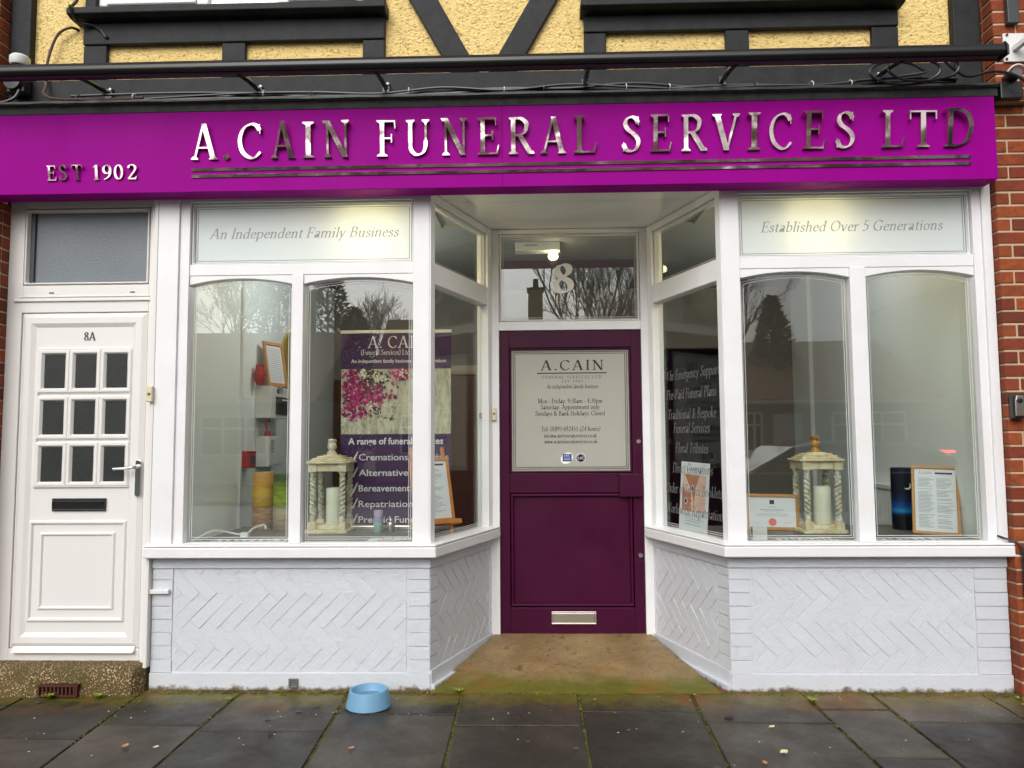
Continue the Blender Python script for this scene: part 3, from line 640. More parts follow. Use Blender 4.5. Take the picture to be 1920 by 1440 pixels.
# ------------------------------------------------------------------ shop windows
ZH, ZU0, ZU1, ZA, ZAE = 1.47, 1.045, 1.425, .958, .922
def etched(m, x0, x1, z0, z1, y, arch=0, mat=None, w_=.0026, gap=.012, inset=.016):
    for d in (inset, inset + gap):
        a, b, e, f = x0 + d, x1 - d, z0 + d, z1 - d
        m.box(a, a + w_, y - .0006, y, e, f - arch); m.box(b - w_, b, y - .0006, y, e, f - arch)
        m.box(a + w_, b - w_, y - .0006, y, e, e + w_)
        A = arc(a, b, f - arch, f) if arch else [(a, f), (b, f)]
        m.prism(A + [(p, q - w_) for p, q in A[::-1]], y - .0006, y)
def shopwin(M, x0, mull, x1, jl, jr, name, label, arched=True):
    """joinery from outer jamb to corner: x0/x1 glass limits, mull = mullion (a,b) or None"""
    m = MB(M); zb = -.66
    for a, b, s in jl + jr: m.box(a, b, s, .085, zb, ZH)
    xl, xr = x0, x1
    m.box(xl, xr, .004, .083, ZU1, ZH); m.box(xl, xr, .008, .083, ZAE + (.0 if not arched else .056), ZU0); m.box(xl, xr, .006, .083, zb, -.605)
    bays = [(x0, x1)] if not mull else [(x0, mull[0]), (mull[1], x1)]
    if mull: m.box(mull[0], mull[1], .002, .083, -.605, ZAE + .056)
    if arched:
        for a, b in bays:
            A = arc(a, b, ZAE, ZA); m.prism(A + [(b, ZAE + .056), (a, ZAE + .056)], .012, .083)
    m.mould(x0 + .001, x1 - .001, ZU0 + .001, ZU1 - .001, .014, .022, .045)
    f = m.build(name, 'white_paint', B, bevel=.004); lab(f, label)
    g = MB(M); g.box(x0 + .002, x1 - .002, .046, .052, ZU0 + .002, ZU1 - .002)
    e = MB(M)
    for a, b in bays:
        p = MB(M); A = arc(a + .002, b - .002, ZAE, ZA - .001) if arched else [(a + .002, ZAE), (b - .002, ZAE)]
        p.prism([(b - .002, -.605), (a + .002, -.605)] + A, .050, .056); p.build('pane', 'glass' if arched else 'glass_porch', f)
        etched(e, a, b, -.605, ZA, .0495, ZA - ZAE if arched else 0)
    e.build('etched_lines', 'etch', f)
    return f, g
cl = [(-2.240, -2.115, -.016), (-2.115, -2.056, 0)]
fw, g = shopwin(UP, -2.056, (-1.434, -1.366), -.710, cl, [(-.710, -.612, 0)], 'shop_window', 'white two bay shop window beside the 8A door')
fp = g.build('frosted_pane', 'frost', fw)
e = MB(); etched(e, -2.056, -.71, ZU0, ZU1, .0455); e.build('etched_lines', 'etch_dark', fw)
t = MB(); text(t, 'An Independent Family Business', -1.958, 1.210, .064, 'ital', 1.15, y=.0455); t.build('lettering', 'frost_text', fp)
fw2, g = shopwin(UP, 1.212, (1.846, 1.937), 2.562, [(1.112, 1.212, 0)], [(2.562, 2.612, 0), (2.612, 2.664, -.014)], 'shop_window', 'white two bay shop window beside the red brick pier')
fp = g.build('frosted_pane', 'frost', fw2)
e = MB(); etched(e, 1.212, 2.562, ZU0, ZU1, .0455); e.build('etched_lines', 'etch_dark', fw2)
t = MB(); text(t, 'Established Over 5 Generations', 1.352, 1.203, .064, 'ital', 1.06, y=.0455); t.build('lettering', 'frost_text', fp)
# corner posts' rounded noses and the porch side windows
def sidewin(M, L, a, b, label):
    f, g = shopwin(M, a, None, b, [(.002, a, 0)], [(b, L, 0)], 'porch_window', label, False)
    g.build('pane', 'glass_porch', f); e = MB(M); etched(e, a, b, ZU0, ZU1, .0455); e.build('etched_lines', 'etch', f); return f
sl_ = sidewin(FL, LL - .002, .055, LL - .065, 'slim white framed porch side window left of the plum door')
sr_ = sidewin(FR, RL - .002, .065, RL - .055, 'slim white framed porch side window with service list right of the plum door')
t = MB(FR); cx = .445
for s_, z, wd in (('24 hr Emergency Support', .372, .66), ('Pre-Paid Funeral Plans', .243, .59), ('Traditional & Bespoke', .113, .57), ('Funeral Services', .022, .43), ('Floral Tributes', -.107, .385), ('Direct Cremations', -.238, .47), ('Order of Service Booklets', -.372, .66), ('Worldwide Repatriation', -.505, .66)):
    text(t, s_, cx - wd / 2, z, .066, 'ital', wd, y=.0495)
t.build('lettering', 'list_text', sr_)
m = MB(FL); m.box(LL - .13, LL - .075, .046, .0485, .125, .175); st = m.build('sticker', 'white_vinyl', sl_)
m = MB(FL); text(m, 'PUSH', LL - .122, .152, .012, 'rom', .04, y=.0455); text(m, 'DOOR', LL - .122, .133, .012, 'rom', .04, y=.0455); m.build('lettering', 'ink_dark', st)
# sills with mitred corners
def sill(path, parent):
    m = MB(); m.prismz(path, -.682, -.622); m.prismz([(a + (0 if abs(b) > .5 or a < -2.2 or a > 2.65 else 0), b) for a, b in path], -.620, -.607)
    return m.build('window_sill', 'white_paint', parent, bevel=.007)
oL = (.936 * .058, -.352 * .058); oR = (-.941 * .058, -.338 * .058)
sill([(-2.262, -.058), (-.567, -.058), (-.29 + oL[0], .85 + oL[1]), (-.30, .86), (-.612, .05), (-2.262, .05)], fw)
sill([(2.695, -.058), (1.067, -.058), (.80 + oR[0], .85 + oR[1]), (.81, .86), (1.112, .05), (2.695, .05)], fw2)
# porch ceiling, post, fanlight
m = MB(); m.prismz([(-.62, -.02), (1.12, -.02), (.84, .95), (-.34, .95)], ZH + .004, ZH + .05)
m.box(-.62, 1.12, .24, .243, ZH + .002, ZH + .0035)
m.build('porch_ceiling', 'porch_ceiling', B, bevel=.002)
m = MB(); y0, y1 = .852, .945
m.box(-.312, -.242, y0, y1, -1.36, ZH); m.box(.752, .822, y0, y1, -1.36, ZH)
m.box(-.242, .752, y0 + .004, y1, .750, .812); m.box(-.242, .752, y0 + .004, y1, 1.44, ZH)
m.mould(-.241, .751, .813, 1.439, .014, y0 + .014, y0 + .04)
fan = m.build('door_frame', 'white_paint', B, bevel=.005)
m = MB(); m.box(-.24, .75, .894, .90, .814, 1.438); fpn = m.build('fanlight_pane', 'glass', fan)
m = MB(); etched(m, -.24, .75, .814, 1.438, .8935); m.build('etched_lines', 'etch', fan)
m = MB(); text(m, '8', .215, 1.022, .205, 'num', .145, 'c', y=.8935); m.build('numeral', 'white_vinyl', fan)
m = MB(); m.box(-.24, .75, .845, .95, -1.362, -1.348); m.build('threshold', 'steel', fan)
# ------------------------------------------------------------------ the plum shop door
DX0, DX1, DZ0, DZ1 = -.238, .748, -1.345, .746
m = MB(); yd = .868
m.box(DX0, -.172, yd, .92, DZ0, DZ1); m.box(.680, DX1, yd, .92, DZ0, DZ1)
m.box(-.172, .680, yd, .92, .627, DZ1); m.box(-.172, .680, yd, .92, -.385, -.25); m.box(-.172, .680, yd, .92, DZ0, -1.165)
m.box(-.172, .680, .886, .915, -1.165, -.385)
m.mould(-.171, .679, -1.164, -.386, .03, yd - .004, .886)
m.mould(-.171, .679, -.249, .626, .016, yd - .005, .884)
m.box(.585, .742, yd - .032, yd, -.412, -.258)
door = m.build('shop_door', 'door_purple', B, bevel=.005); lab(door, 'plum panelled shop door with frosted glass and opening hours')
m = MB(); m.box(-.157, .665, .884, .890, -.235, .612); dg = m.build('glass_panel', 'frost_door', door)
XX = lambda p: -.157 + (p - 957) * .003686; ZZ = lambda p: .612 - (p - 654) * .003683
m = MB(); yg = .8835
etched(m, -.157, .665, -.235, .612, yg, w_=.004, gap=.012, inset=.012)
text(m, 'A.CAIN', XX(1013), ZZ(693), .071, 'cap', XX(1133) - XX(1013), y=yg, ls=.16)
m.box(XX(1006), XX(1138), yg - .0008, yg, ZZ(699.5), ZZ(697.5))
for s_, a, b, y_, h in (('FUNERAL SERVICES LTD', 1016, 1128, 709, .020), ('EST 1902', 1053, 1093, 716.5, .017)): text(m, s_, XX(a), ZZ(y_), h, 'rom', XX(b) - XX(a), y=yg, ls=.3)
text(m, 'An independent family business', XX(1023), ZZ(728), .030, 'ital', XX(1122) - XX(1023), y=yg)
for s_, a, b, y_, h in (('Mon - Friday: 9:30am - 4:30pm', 1007, 1130, 756, .033), ('Saturday: Appointment only', 1012, 1124, 767.5, .033), ('Sundays & Bank Holidays: Closed', 1002, 1134, 779.5, .033), ('info@acainfuneralservices.co.uk', 1018, 1118, 821, .027), ('www.acainfuneralservices.co.uk', 1019, 1119, 832, .027)):
    text(m, s_, XX(a), ZZ(y_), h, 'rom', XX(b) - XX(a), y=yg)
text(m, 'Tel: 01895 692455', XX(1013), ZZ(809), .033, 'rom', XX(1083) - XX(1013), y=yg); text(m, '(24 hours)', XX(1086), ZZ(809), .033, 'ital', XX(1124) - XX(1086), y=yg)
m.build('lettering', 'door_line', dg)
m = MB(); m.lathe([(.0, .0), (.030, 0), (.030, .0006), (0, .0006)], (0, 0, 0), 24)
def disc(mb, cx, cz, rx, rz, y, th=.0006, n=26, rot=0):
    P = [(cx + rx * math.cos(6.2832 * k / n) * math.cos(rot) - rz * math.sin(6.2832 * k / n) * math.sin(rot), cz + rx * math.cos(6.2832 * k / n) * math.sin(rot) + rz * math.sin(6.2832 * k / n) * math.cos(rot)) for k in range(n)]
    mb.prism(P, y - th, y)
MT['sticker_blue'] = pm('sticker_blue', S(18, 70, 140), .4, var=0)
MT['sticker_purple'] = pm('sticker_purple', S(96, 30, 120), .4, var=0)
m = MB(); disc(m, XX(1061), ZZ(860), .046, .036, yg, rot=.6); s1 = m.build('association_sticker', 'white_vinyl', dg)
m = MB(); m.box(XX(1053), XX(1070), yg - .0012, yg - .0006, ZZ(866), ZZ(852)); m.build('emblem', 'sticker_blue', s1)
m = MB(); text(m, 'SAIF', XX(1055), ZZ(857), .013, 'rom', .042, y=yg - .0012); m.box(XX(1055), XX(1068), yg - .0018, yg - .0012, ZZ(860.2), ZZ(859.6)); m.box(XX(1055), XX(1067), yg - .0018, yg - .0012, ZZ(863), ZZ(862.4)); m.build('lettering', 'white_vinyl', s1)
m = MB(); disc(m, XX(1087), ZZ(860), .034, .034, yg); disc(m, XX(1087), ZZ(860), .026, .026, yg - .0012); s2 = m.build('anniversary_sticker', 'white_vinyl', dg)
m = MB(); disc(m, XX(1087), ZZ(860), .031, .031, yg - .0006, .0004); disc(m, XX(1087), ZZ(860), .0245, .0245, yg - .0014, .0004); m.build('roundel', 'sticker_purple', s2)
m = MB(); text(m, '120', XX(1087), ZZ(862.5), .018, 'rom', .036, 'c', y=yg - .002); m.build('lettering', 'white_vinyl', s2)
m = MB(); m.ring(.108, .414, -1.278, -1.190, .012, .858, .868); m.box(.12, .402, .861, .868, -1.266, -1.202); m.build('letter_plate', 'steel', door, bevel=.003)
for z in (-.034, -.813):
    m = MB(); m.lathe([(.0, -.012), (.014, -.012), (.018, -.006), (.018, 0), (0, 0)], (.722, yd, z), 20, axis='y'); m.lathe([(0, -.0155), (.006, -.0155), (.006, -.012), (0, -.012)], (.722, yd, z), 12, axis='y'); m.build('lock_cylinder', 'steel', door, smooth=True)

# ------------------------------------------------------------------ the 8A flat door
fy = .062
m = MB()
m.box(-3.205, -3.112, fy, .16, -1.292, 1.50); m.box(-2.330, -2.262, fy, .16, -1.292, 1.50)
m.box(-3.112, -2.330, fy, .16, 1.42, 1.50); m.box(-3.112, -2.330, fy, .16, .775, .942); m.box(-3.112, -2.330, fy, .16, -1.292, -1.222)
m.mould(-3.111, -2.331, .943, 1.419, .022, fy - .004, fy + .03)
m.box(-3.16, -2.30, fy - .012, fy, .842, .858); m.box(-3.13, -2.31, fy - .007, fy, .868, .876)
m.prismx([(fy - .012, -1.218), (fy - .03, -1.24), (fy, -1.24), (fy, -1.205)], -3.08, -2.35)
m.box(-2.300, -2.262, .02, .062, -1.29, 1.47); m.box(-2.262, -2.24, -.02, .09, -1.31, 1.47)
ff = m.build('flat_door_frame', 'upvc', B, bevel=.005); lab(ff, 'white plastic frame with grey obscured transom pane')
m = MB(); m.box(-3.10, -2.342, .10, .106, .95, 1.41); m.build('transom_pane', 'obscure_grey', ff)
m = MB(); m.box(-3.088, -3.064, .085, .099, .966, 1.397); m.build('pane_edge_strip', 'dark_grey', ff)
for x in (-2.93, -2.43):
    m = MB(); m.box(x - .014, x + .014, fy - .004, fy, .893, .899); m.build('drain_cap', 'grey_plastic', ff)
m = MB(); m.box(-2.243, -2.128, -.008, .014, -.893, -.868); m.build('stub_rail', 'upvc', B, bevel=.003)
m = MB(); yl = .070
m.box(-3.107, -2.335, yl, .12, -1.218, .772)
m.mould(-3.104, -2.338, -1.214, .768, .085, yl - .014, yl)
m.mould(-3.016, -2.425, -1.07, -.475, .026, yl - .012, yl); m.mould(-2.950, -2.492, -1.0, -.545, .022, yl - .010, yl)
m.mould(-3.004, -2.418, -.285, .560, .018, yl - .012, yl)
PX = [(-2.957, -2.836), (-2.766, -2.645), (-2.575, -2.455)]; PZ = [(.313, .520), (.034, .238), (-.248, -.039)]
for a, b in PX:
    for c, d in PZ: m.mould(a - .042, b + .042, c - .034, d + .034, .038, yl - .016, yl)
fd = m.build('flat_door', 'upvc', B, bevel=.002); lab(fd, 'white panelled plastic door with nine small dark panes')
for a, b in PX:
    for c, d in PZ:
        p = MB(); p.box(a - .002, b + .002, yl - .004, yl + .004, c - .002, d + .002); p.build('pane', 'obscure', fd)
m = MB(); text(m, '8A', -2.688, .604, .050, 'cap', .072, 'c', y=yl, th=.004); m.build('numeral', 'dark_grey', fd)
m = MB(); m.ring(-2.880, -2.553, -.420, -.345, .012, yl - .012, yl); o = m.build('letter_plate', 'black_plastic', fd, bevel=.003)
m = MB(); m.box(-2.868, -2.565, yl - .010, yl - .002, -.408, -.357); m.tube([(-2.868, yl - .012, -.366), (-2.565, yl - .012, -.366)], .004); m.build('letter_flap', 'black_metal', fd, bevel=.003)
m = MB(); hx = -2.358
m.prism([(hx + .018 * math.cos(a * .3927), -.227 + (.092 if math.sin(a * .3927 + .01) > 0 else -.092) + .018 * math.sin(a * .3927)) for a in range(16)], yl - .022, yl - .013)
m.tube([(hx, yl - .02, -.160), (hx, yl - .05, -.160), (hx - .012, yl - .062, -.161), (hx - .05, yl - .064, -.166), (hx - .13, yl - .060, -.170)], [.012, .011, .010, .009, .0085], 12)
m.build('door_handle', 'chrome', fd, bevel=.003)
# exposed aggregate step under it
m = MB(); nx, nz = 40, 8; V = []; F = []
prof = [(.10, -1.292), (-.02, -1.290), (-.055, -1.30), (-.072, -1.325), (-.08, -1.36), (-.088, -1.40), (-.098, -1.45)]
for i in range(nx + 1):
    x = -3.7 + 1.445 * i / nx; q = 1 if i < nx else .4
    for y, z in prof: V.append((x, y + .1 * (1 - q) + rnd(-.006, .006) - .05 * max(0, (-2.4 - x) / 1.2), z + rnd(-.004, .004)))
np_ = len(prof); F = [(i * np_ + k, i * np_ + k + 1, (i + 1) * np_ + k + 1, (i + 1) * np_ + k) for i in range(nx) for k in range(np_ - 1)]
V += [(-2.255, .11, -1.292), (-2.255, .11, -1.45)]; F.append([nx * np_ + k for k in range(np_)] + [len(V) - 1, len(V) - 2])
m.add(V, F); stp = m.build('doorstep', 'aggregate', B, smooth=True); lab(stp, 'mossy exposed aggregate doorstep')
m = MB(); vx0, vx1, vy = -2.80, -2.575, -.128
m.ring(vx0, vx1, -1.436, -1.372, .009, vy, vy + .03)
for k in range(9): m.box(vx0 + .02 + k * .0225, vx0 + .031 + k * .0225, vy + .004, vy + .028, -1.43, -1.378)
m.box(vx0, vx1, vy + .022, vy + .04, -1.436, -1.372); m.build('air_vent', 'rust', stp)

# ------------------------------------------------------------------ the room behind the glass
def part(name, mat, *boxes, bevel=0):
    m = MB()
    for b in boxes: m.box(*b)
    return m.build(name, mat, B, bevel=bevel)
CZ = 1.52
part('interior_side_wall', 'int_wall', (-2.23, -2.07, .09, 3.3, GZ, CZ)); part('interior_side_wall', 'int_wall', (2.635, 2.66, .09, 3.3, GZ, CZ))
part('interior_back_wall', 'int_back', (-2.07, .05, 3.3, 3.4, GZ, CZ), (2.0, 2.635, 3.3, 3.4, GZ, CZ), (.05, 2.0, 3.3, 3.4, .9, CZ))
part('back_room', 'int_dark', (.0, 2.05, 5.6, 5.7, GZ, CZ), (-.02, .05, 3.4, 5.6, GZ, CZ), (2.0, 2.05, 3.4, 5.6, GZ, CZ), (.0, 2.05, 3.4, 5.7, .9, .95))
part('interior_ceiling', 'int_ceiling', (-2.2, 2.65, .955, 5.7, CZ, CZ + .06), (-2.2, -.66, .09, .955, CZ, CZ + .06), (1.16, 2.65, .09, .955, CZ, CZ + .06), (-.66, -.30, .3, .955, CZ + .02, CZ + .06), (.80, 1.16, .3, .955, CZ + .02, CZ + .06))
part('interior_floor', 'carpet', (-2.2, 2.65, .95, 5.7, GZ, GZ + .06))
m = MB(); m.prismz([(-2.07, .085), (-.63, .085), (-.315, .94), (-2.07, .94)], -.66, -.622); m.build('display_platform', 'plank', B)
m = MB(); m.prismz([(1.135, .085), (2.635, .085), (2.635, .94), (.83, .94)], -.66, -.622); m.build('display_platform', 'plank', B)
part('platform_front', 'int_dark', (-2.07, -.315, .94, .96, GZ, -.622)); part('platform_front', 'int_dark', (.83, 2.635, .94, .96, GZ, -.622))
m = MB(); m.ring(-1.26, -.50, GZ, .74, .09, 3.26, 3.3); m.ring(-1.22, -.54, GZ, .70, .03, 3.245, 3.262); m.build('interior_doorway', 'trim_wood', B)
part('interior_door', 'brown_wood', (-2.05, -1.42, 3.25, 3.29, GZ, .60), (-1.16, -.60, 3.27, 3.295, GZ, .64), bevel=.004)
part('conduit', 'white_plastic', (-2.072, -2.052, .835, .86, -.62, CZ), bevel=.003)
for x0, y0, y1 in ((2.60, 1.9, 2.0), (2.60, 2.75, 2.9)): part('interior_pilaster', 'int_wall', (x0, 2.634, y0, y1, GZ, CZ))
# ------------------------------------------------------------------ fascia sign
T = thing('fascia_sign', 'long magenta shop sign with mirrored raised letters A.CAIN FUNERAL SERVICES LTD', 'sign', (0, -.09, 1.43))
m = MB(); m.box(-3.55, -.1704, -.155, -.02, 1.436, 1.914); m.box(-.170, 2.628, -.155, -.02, 1.436, 1.914); m.build('sign_board', 'sign_purple', T, bevel=.0025, seg=3)
m = MB()
LET = [('A', -1.981, -1.824), ('.', -1.789, -1.755), ('C', -1.704, -1.566), ('A', -1.510, -1.369), ('I', -1.325, -1.259), ('N', -1.206, -1.051), ('F', -.892, -.783), ('U', -.724, -.588), ('N', -.520, -.369), ('E', -.310, -.187), ('R', -.132, .016), ('A', .050, .197), ('L', .242, .371), ('S', .514, .621), ('E', .678, .797), ('R', .854, 1.0), ('V', 1.03, 1.184), ('I', 1.229, 1.299), ('C', 1.35, 1.479), ('E', 1.539, 1.662), ('S', 1.719, 1.827), ('L', 1.982, 2.107), ('T', 2.137, 2.289), ('D', 2.33, 2.487)]
def mirror_letters(m, L, z, h, y, th, lean=(.08, .18)):
    for ch, a, b in L:
        adv, V, F_, E_ = glyph(ch, 'cap'); xs = [v[0] for v in V]; k = (b - a) / (max(xs) - min(xs)) / h
        tx, tz = rnd(-.05, .05), rnd(*lean)          # each letter at its own slight angle, leaning forward to shape its reflections
        n = len(V); x0 = a - min(xs) * h * k
        pt = lambda p, yy: (x0 + p[0] * h * k, yy - ((p[1] - .5) * h * tz - (p[0] - .35) * h * tx + h * (abs(tz) * .52 + abs(tx) * .45) if yy < y else 0), z + p[1] * h)
        m.add([pt(p, y + .0) for p in V] + [pt(p, y - th) for p in V], [[i + n for i in f] for f in F_] + [(e[1], e[0], e[0] + n, e[1] + n) for e in E_])
mirror_letters(m, LET, 1.622, .205, -.155, .014)
m.build('lettering', 'mirror', T, bevel=.0012, seg=1)
m = MB(); x = -2.832
LE = []
for ch, a, b in (('E', 90, 108), ('S', 113, 128), ('T', 138, 157), ('1', 177, 188), ('9', 194, 211), ('0', 216, 233), ('2', 241, 258)): LE.append((ch, -2.832 + (a - 90) * .003167, -2.832 + (b - 90) * .003167))
mirror_letters(m, LE, 1.514, .085, -.155, .010, (.11, .21)); m.build('lettering', 'mirror', T, bevel=.001, seg=1)
for z in (1.556, 1.517):
    m = MB()
    for a, b in ((-1.978, -.05), (-.0495, 2.479)): m.prismx([(-.155, z), (-.1615, z), (-.1645, z + .018), (-.155, z + .018)], a, b)
    m.build('underline_bar', 'mirror', T, bevel=.001, seg=1)
# ------------------------------------------------------------------ trough light
T = thing('trough_light', 'long black trough light on arms running above the magenta sign', 'light fitting', (0, -.35, 2.0))
ty = -.36
m = MB(); m.prismx([(ty - .035, 2.035), (ty - .05, 2.052), (ty - .05, 2.075), (ty - .035, 2.098), (ty - .01, 2.11), (ty + .02, 2.108), (ty + .045, 2.09), (ty + .05, 2.06), (ty + .04, 2.035), (ty + .02, 2.044), (ty - .015, 2.044)], -3.6, 2.55)
m.build('housing', 'black_metal', T, bevel=.006)
m = MB(); m.box(-3.58, 2.53, ty - .012, ty + .018, 2.040, 2.043); m.build('diffuser', 'dark_grey', T)
m = MB(); m.prismx([(ty - .055, 2.03), (ty - .055, 2.08), (ty - .03, 2.115), (ty + .03, 2.115), (ty + .055, 2.08), (ty + .045, 2.03)], 2.551, 2.562); m.build('end_cap', 'black_metal', T, bevel=.004)
for xa, xb in ((-2.55, -2.56), (-1.64, -1.64), (-.865, -.87), (.32, .32), (1.13, 1.13), (2.03, 2.03)):
    m = MB(); m.tube([(xa, ty + .02, 2.045), (xb, -.20, 2.075), (xb, -.03, 2.095)], .014, 8)
    m.box(xb - .02, xb + .02, -.034, -.012, 2.065, 2.125); br = m.build('bracket_arm', 'black_metal', T)
    for z in (2.075, 2.118):
        m = MB(); m.lathe([(0, -.012), (.008, -.010), (.008, 0), (0, 0)], (xb + .012, -.034, z), 8, axis='y'); m.build('bolt', 'white_plastic', br, smooth=True)
# ------------------------------------------------------------------ cables above the sign
T = thing('cable_bundle', 'bundle of black cables clipped in a line between timber beam and sign', 'cable', (0, -.1, 1.99))
def wob(x0, x1, y, z, n, a, dz=0, seed=0):
    q = random.Random(seed); return crv3([(x0 + (x1 - x0) * i / n, y + q.uniform(-.01, .01), z + dz * i / n + q.uniform(-a, a)) for i in range(n + 1)])
def crv3(P, n=5):
    P = [Vector(p) for p in P]; out = []; m_ = len(P)
    for i in range(m_ - 1):
        a, b, c, d = P[max(i - 1, 0)], P[i], P[i + 1], P[min(i + 2, m_ - 1)]
        for k in range(n):
            t = k / n; out.append(.5 * ((2 * b) + (c - a) * t + (2 * a - 5 * b + 4 * c - d) * t * t + (3 * b - a - 3 * c + d) * t ** 3))
    return out + [P[-1]]
for i, (z, r, a) in enumerate(((2.012, .015, .008), (2.030, .011, .014), (2.044, .008, .018), (2.002, .016, .005), (2.036, .007, .022))):
    m = MB(); m.tube(wob(-2.75 if i else -3.3, 2.45, -.085 - .008 * i, z, 14, a, .0, i + 3), r, 7); m.build('cable', 'black_plastic', T, smooth=True)
for i, x in enumerate((-2.70, -2.36, -1.58, -1.30, -.72, -.16, .07, .55, .80, 1.30, 1.62, 1.84)):
    m = MB(); z = 2.022 + rnd(-.006, .006); m.tube(crv3([(x, -.105, z - .028), (x + .004, -.14, z), (x + .002, -.11, z + .03), (x + .008, -.03, z + .034)]), .0032, 6); m.build('cable_clip', 'white_plastic' if i % 3 else 'grey_plastic', T)
m = MB(); m.tube(crv3([(-2.80, .028, 2.535), (-2.83, -.01, 2.53), (-2.90, -.012, 2.49), (-2.94, -.02, 2.38), (-2.955, -.03, 2.25), (-2.945, -.04, 2.15), (-2.93, -.08, 2.08), (-2.85, -.12, 2.03), (-2.70, -.14, 2.01), (-2.5, -.13, 2.012), (-2.3, -.12, 2.025)]), [.0085] * 51, 8)
tag(m.build('loose_cable', 'brown_cable', smooth=True), 'brown cable hanging from a hole in the yellow roughcast', 'cable')
m = MB(); m.tube(crv3([(-2.77, -.02, 2.80), (-2.775, -.03, 2.70), (-2.80, -.05, 2.64), (-2.765, -.115, 2.60), (-2.75, -.06, 2.535), (-2.68, -.03, 2.53), (-2.63, -.022, 2.50), (-2.60, -.02, 2.46), (-2.585, -.018, 2.462)]), .009, 7)
tag(m.build('loose_cable', 'black_plastic', smooth=True), 'short black cable looping round the end of the left upper sill', 'cable')
m = MB(); c = [(1.86, -.16, 2.02)]
for k in range(34):
    a = k * .42; c.append((2.06 + .17 * math.cos(a) + .012 * k * .5, -.15 - .002 * k, 2.06 + .07 * math.sin(a) + .002 * math.sin(k * 1.7)))
c += [(2.45, -.19, 2.02), (2.60, -.20, 2.04), (2.72, -.22, 2.0), (2.83, -.22, 1.90), (2.92, -.2, 1.80)]
m.tube(crv3(c, 4), .0075, 7); tag(m.build('cable_coil', 'black_plastic', smooth=True), 'loose coil of black cable above the right end of the sign', 'cable')
m = MB(); m.tube(crv3([(2.60, -.018, -.57), (2.64, -.03, -.585), (2.685, -.062, -.605), (2.70, -.075, -.66), (2.700, -.072, -.85), (2.712, -.072, -1.1), (2.72, -.075, -1.22), (2.75, -.085, -1.33), (2.80, -.085, -1.37)]), .006, 7)
tag(m.build('loose_cable', 'black_plastic', smooth=True), 'thin black cable running down the brick pier from the window sill', 'cable')
m = MB(); m.tube(crv3([(-3.5, -.12, 2.06), (-3.3, -.14, 2.02), (-3.17, -.14, 2.0), (-3.08, -.13, 2.03), (-3.06, -.11, 2.09)]), .009, 7)
tag(m.build('loose_cable', 'black_plastic', smooth=True), 'black cable drooping under the white capped sensor', 'cable')
# ------------------------------------------------------------------ fittings on the wall
T = thing('alarm_sensor', 'black wall sensor with a round white cap on the left timber post', 'sensor', (-3.10, -.06, 2.1))
m = MB(); m.box(-3.155, -3.045, -.095, -.02, 2.085, 2.20); m.build('body', 'black_plastic', T, bevel=.012)
m = MB(); m.lathe([(0, -.034), (.05, -.03), (.055, 0)], (-3.10, -.0955, 2.145), 18, axis='y'); m.build('lens', 'black_plastic', T, smooth=True)
m = MB(); m.lathe([(.03, 2.20), (.03, 2.27), (.028, 2.275)], (-3.10, -.06, 0), 12); m.build('neck', 'grey_plastic', T, bevel=.002)
m = MB(); m.lathe([(.0, 2.268), (.048, 2.268), (.055, 2.28), (.056, 2.315), (.045, 2.327), (0, 2.331)], (-3.10, -.06, 0), 24); m.build('cap', 'white_plastic', T, smooth=True)
T = thing('wall_bracket', 'white steel bracket arm bolted to the brick pier top right', 'bracket', (2.78, -.15, 2.2))
m = MB(); m.box(2.715, 2.86, -.128, -.115, 2.13, 2.30); m.build('plate', 'white_plastic', T, bevel=.004)
for x, z in ((2.727, 2.145), (2.735, 2.288)):
    m = MB(); m.lathe([(0, -.006), (.007, -.006), (.007, 0), (0, 0)], (x, -.128, z), 10, axis='y'); m.build('bolt', 'rust', T)
m = MB(); m.tube([(2.775, -.13, 2.205), (2.79, -.20, 2.215), (3.02, -.62, 2.31)], .022, 4); m.build('arm', 'white_plastic', T, bevel=.003)
T = thing('bulkhead_camera', 'small black security camera with grey face and white hood by the downpipe', 'camera', (2.74, -.2, 1.98))
m = MB(); m.tube([(2.735, -.115, 2.03), (2.735, -.20, 2.03)], .034, 16); m.build('body', 'black_plastic', T, bevel=.003)
m = MB(); m.lathe([(0, -.003), (.029, -.003), (.029, 0), (0, 0)], (2.735, -.2005, 2.03), 22, axis='y'); m.build('lens', 'grey_plastic', T)
m = MB(); m.tube(crv3([(2.683, -.20, 2.035), (2.70, -.21, 2.058), (2.735, -.215, 2.07), (2.77, -.21, 2.058), (2.785, -.20, 2.038)]), .005, 6); m.build('hood', 'white_plastic', T)
m = MB(); m.box(2.665, 2.79, -.16, -.116, 1.90, 2.0); m.build('junction_box', 'black_plastic', T, bevel=.006)
T = thing('downpipe', 'black rainwater downpipe against the brick pier at right edge', 'pipe', (2.95, -.2, 1.8))
m = MB(); m.tube([(2.93, -.20, 5.0), (2.93, -.20, 1.66)], .05, 20); m.tube([(2.93, -.20, 1.66), (2.96, -.18, 1.60), (3.05, -.17, 1.52), (3.14, -.17, 1.44), (3.16, -.17, 1.3), (3.16, -.17, -1.44)], .05, 20); m.build('pipe', 'black_plastic', T, smooth=True)
m = MB(); m.lathe([(.05, 1.78), (.062, 1.785), (.066, 1.80), (.062, 1.82), (.062, 1.90), (.068, 1.915), (.062, 1.93), (.05, 1.935)], (2.93, -.20, 0), 20); m.build('collar', 'black_plastic', T, smooth=True)
m = MB(); m.box(2.735, 2.80, -.15, -.116, 2.35, 2.9); tag(m.build('cable_cover', 'dark_grey', bevel=.004), 'short dark grey cable cover on brick above the white bracket', 'trunking')
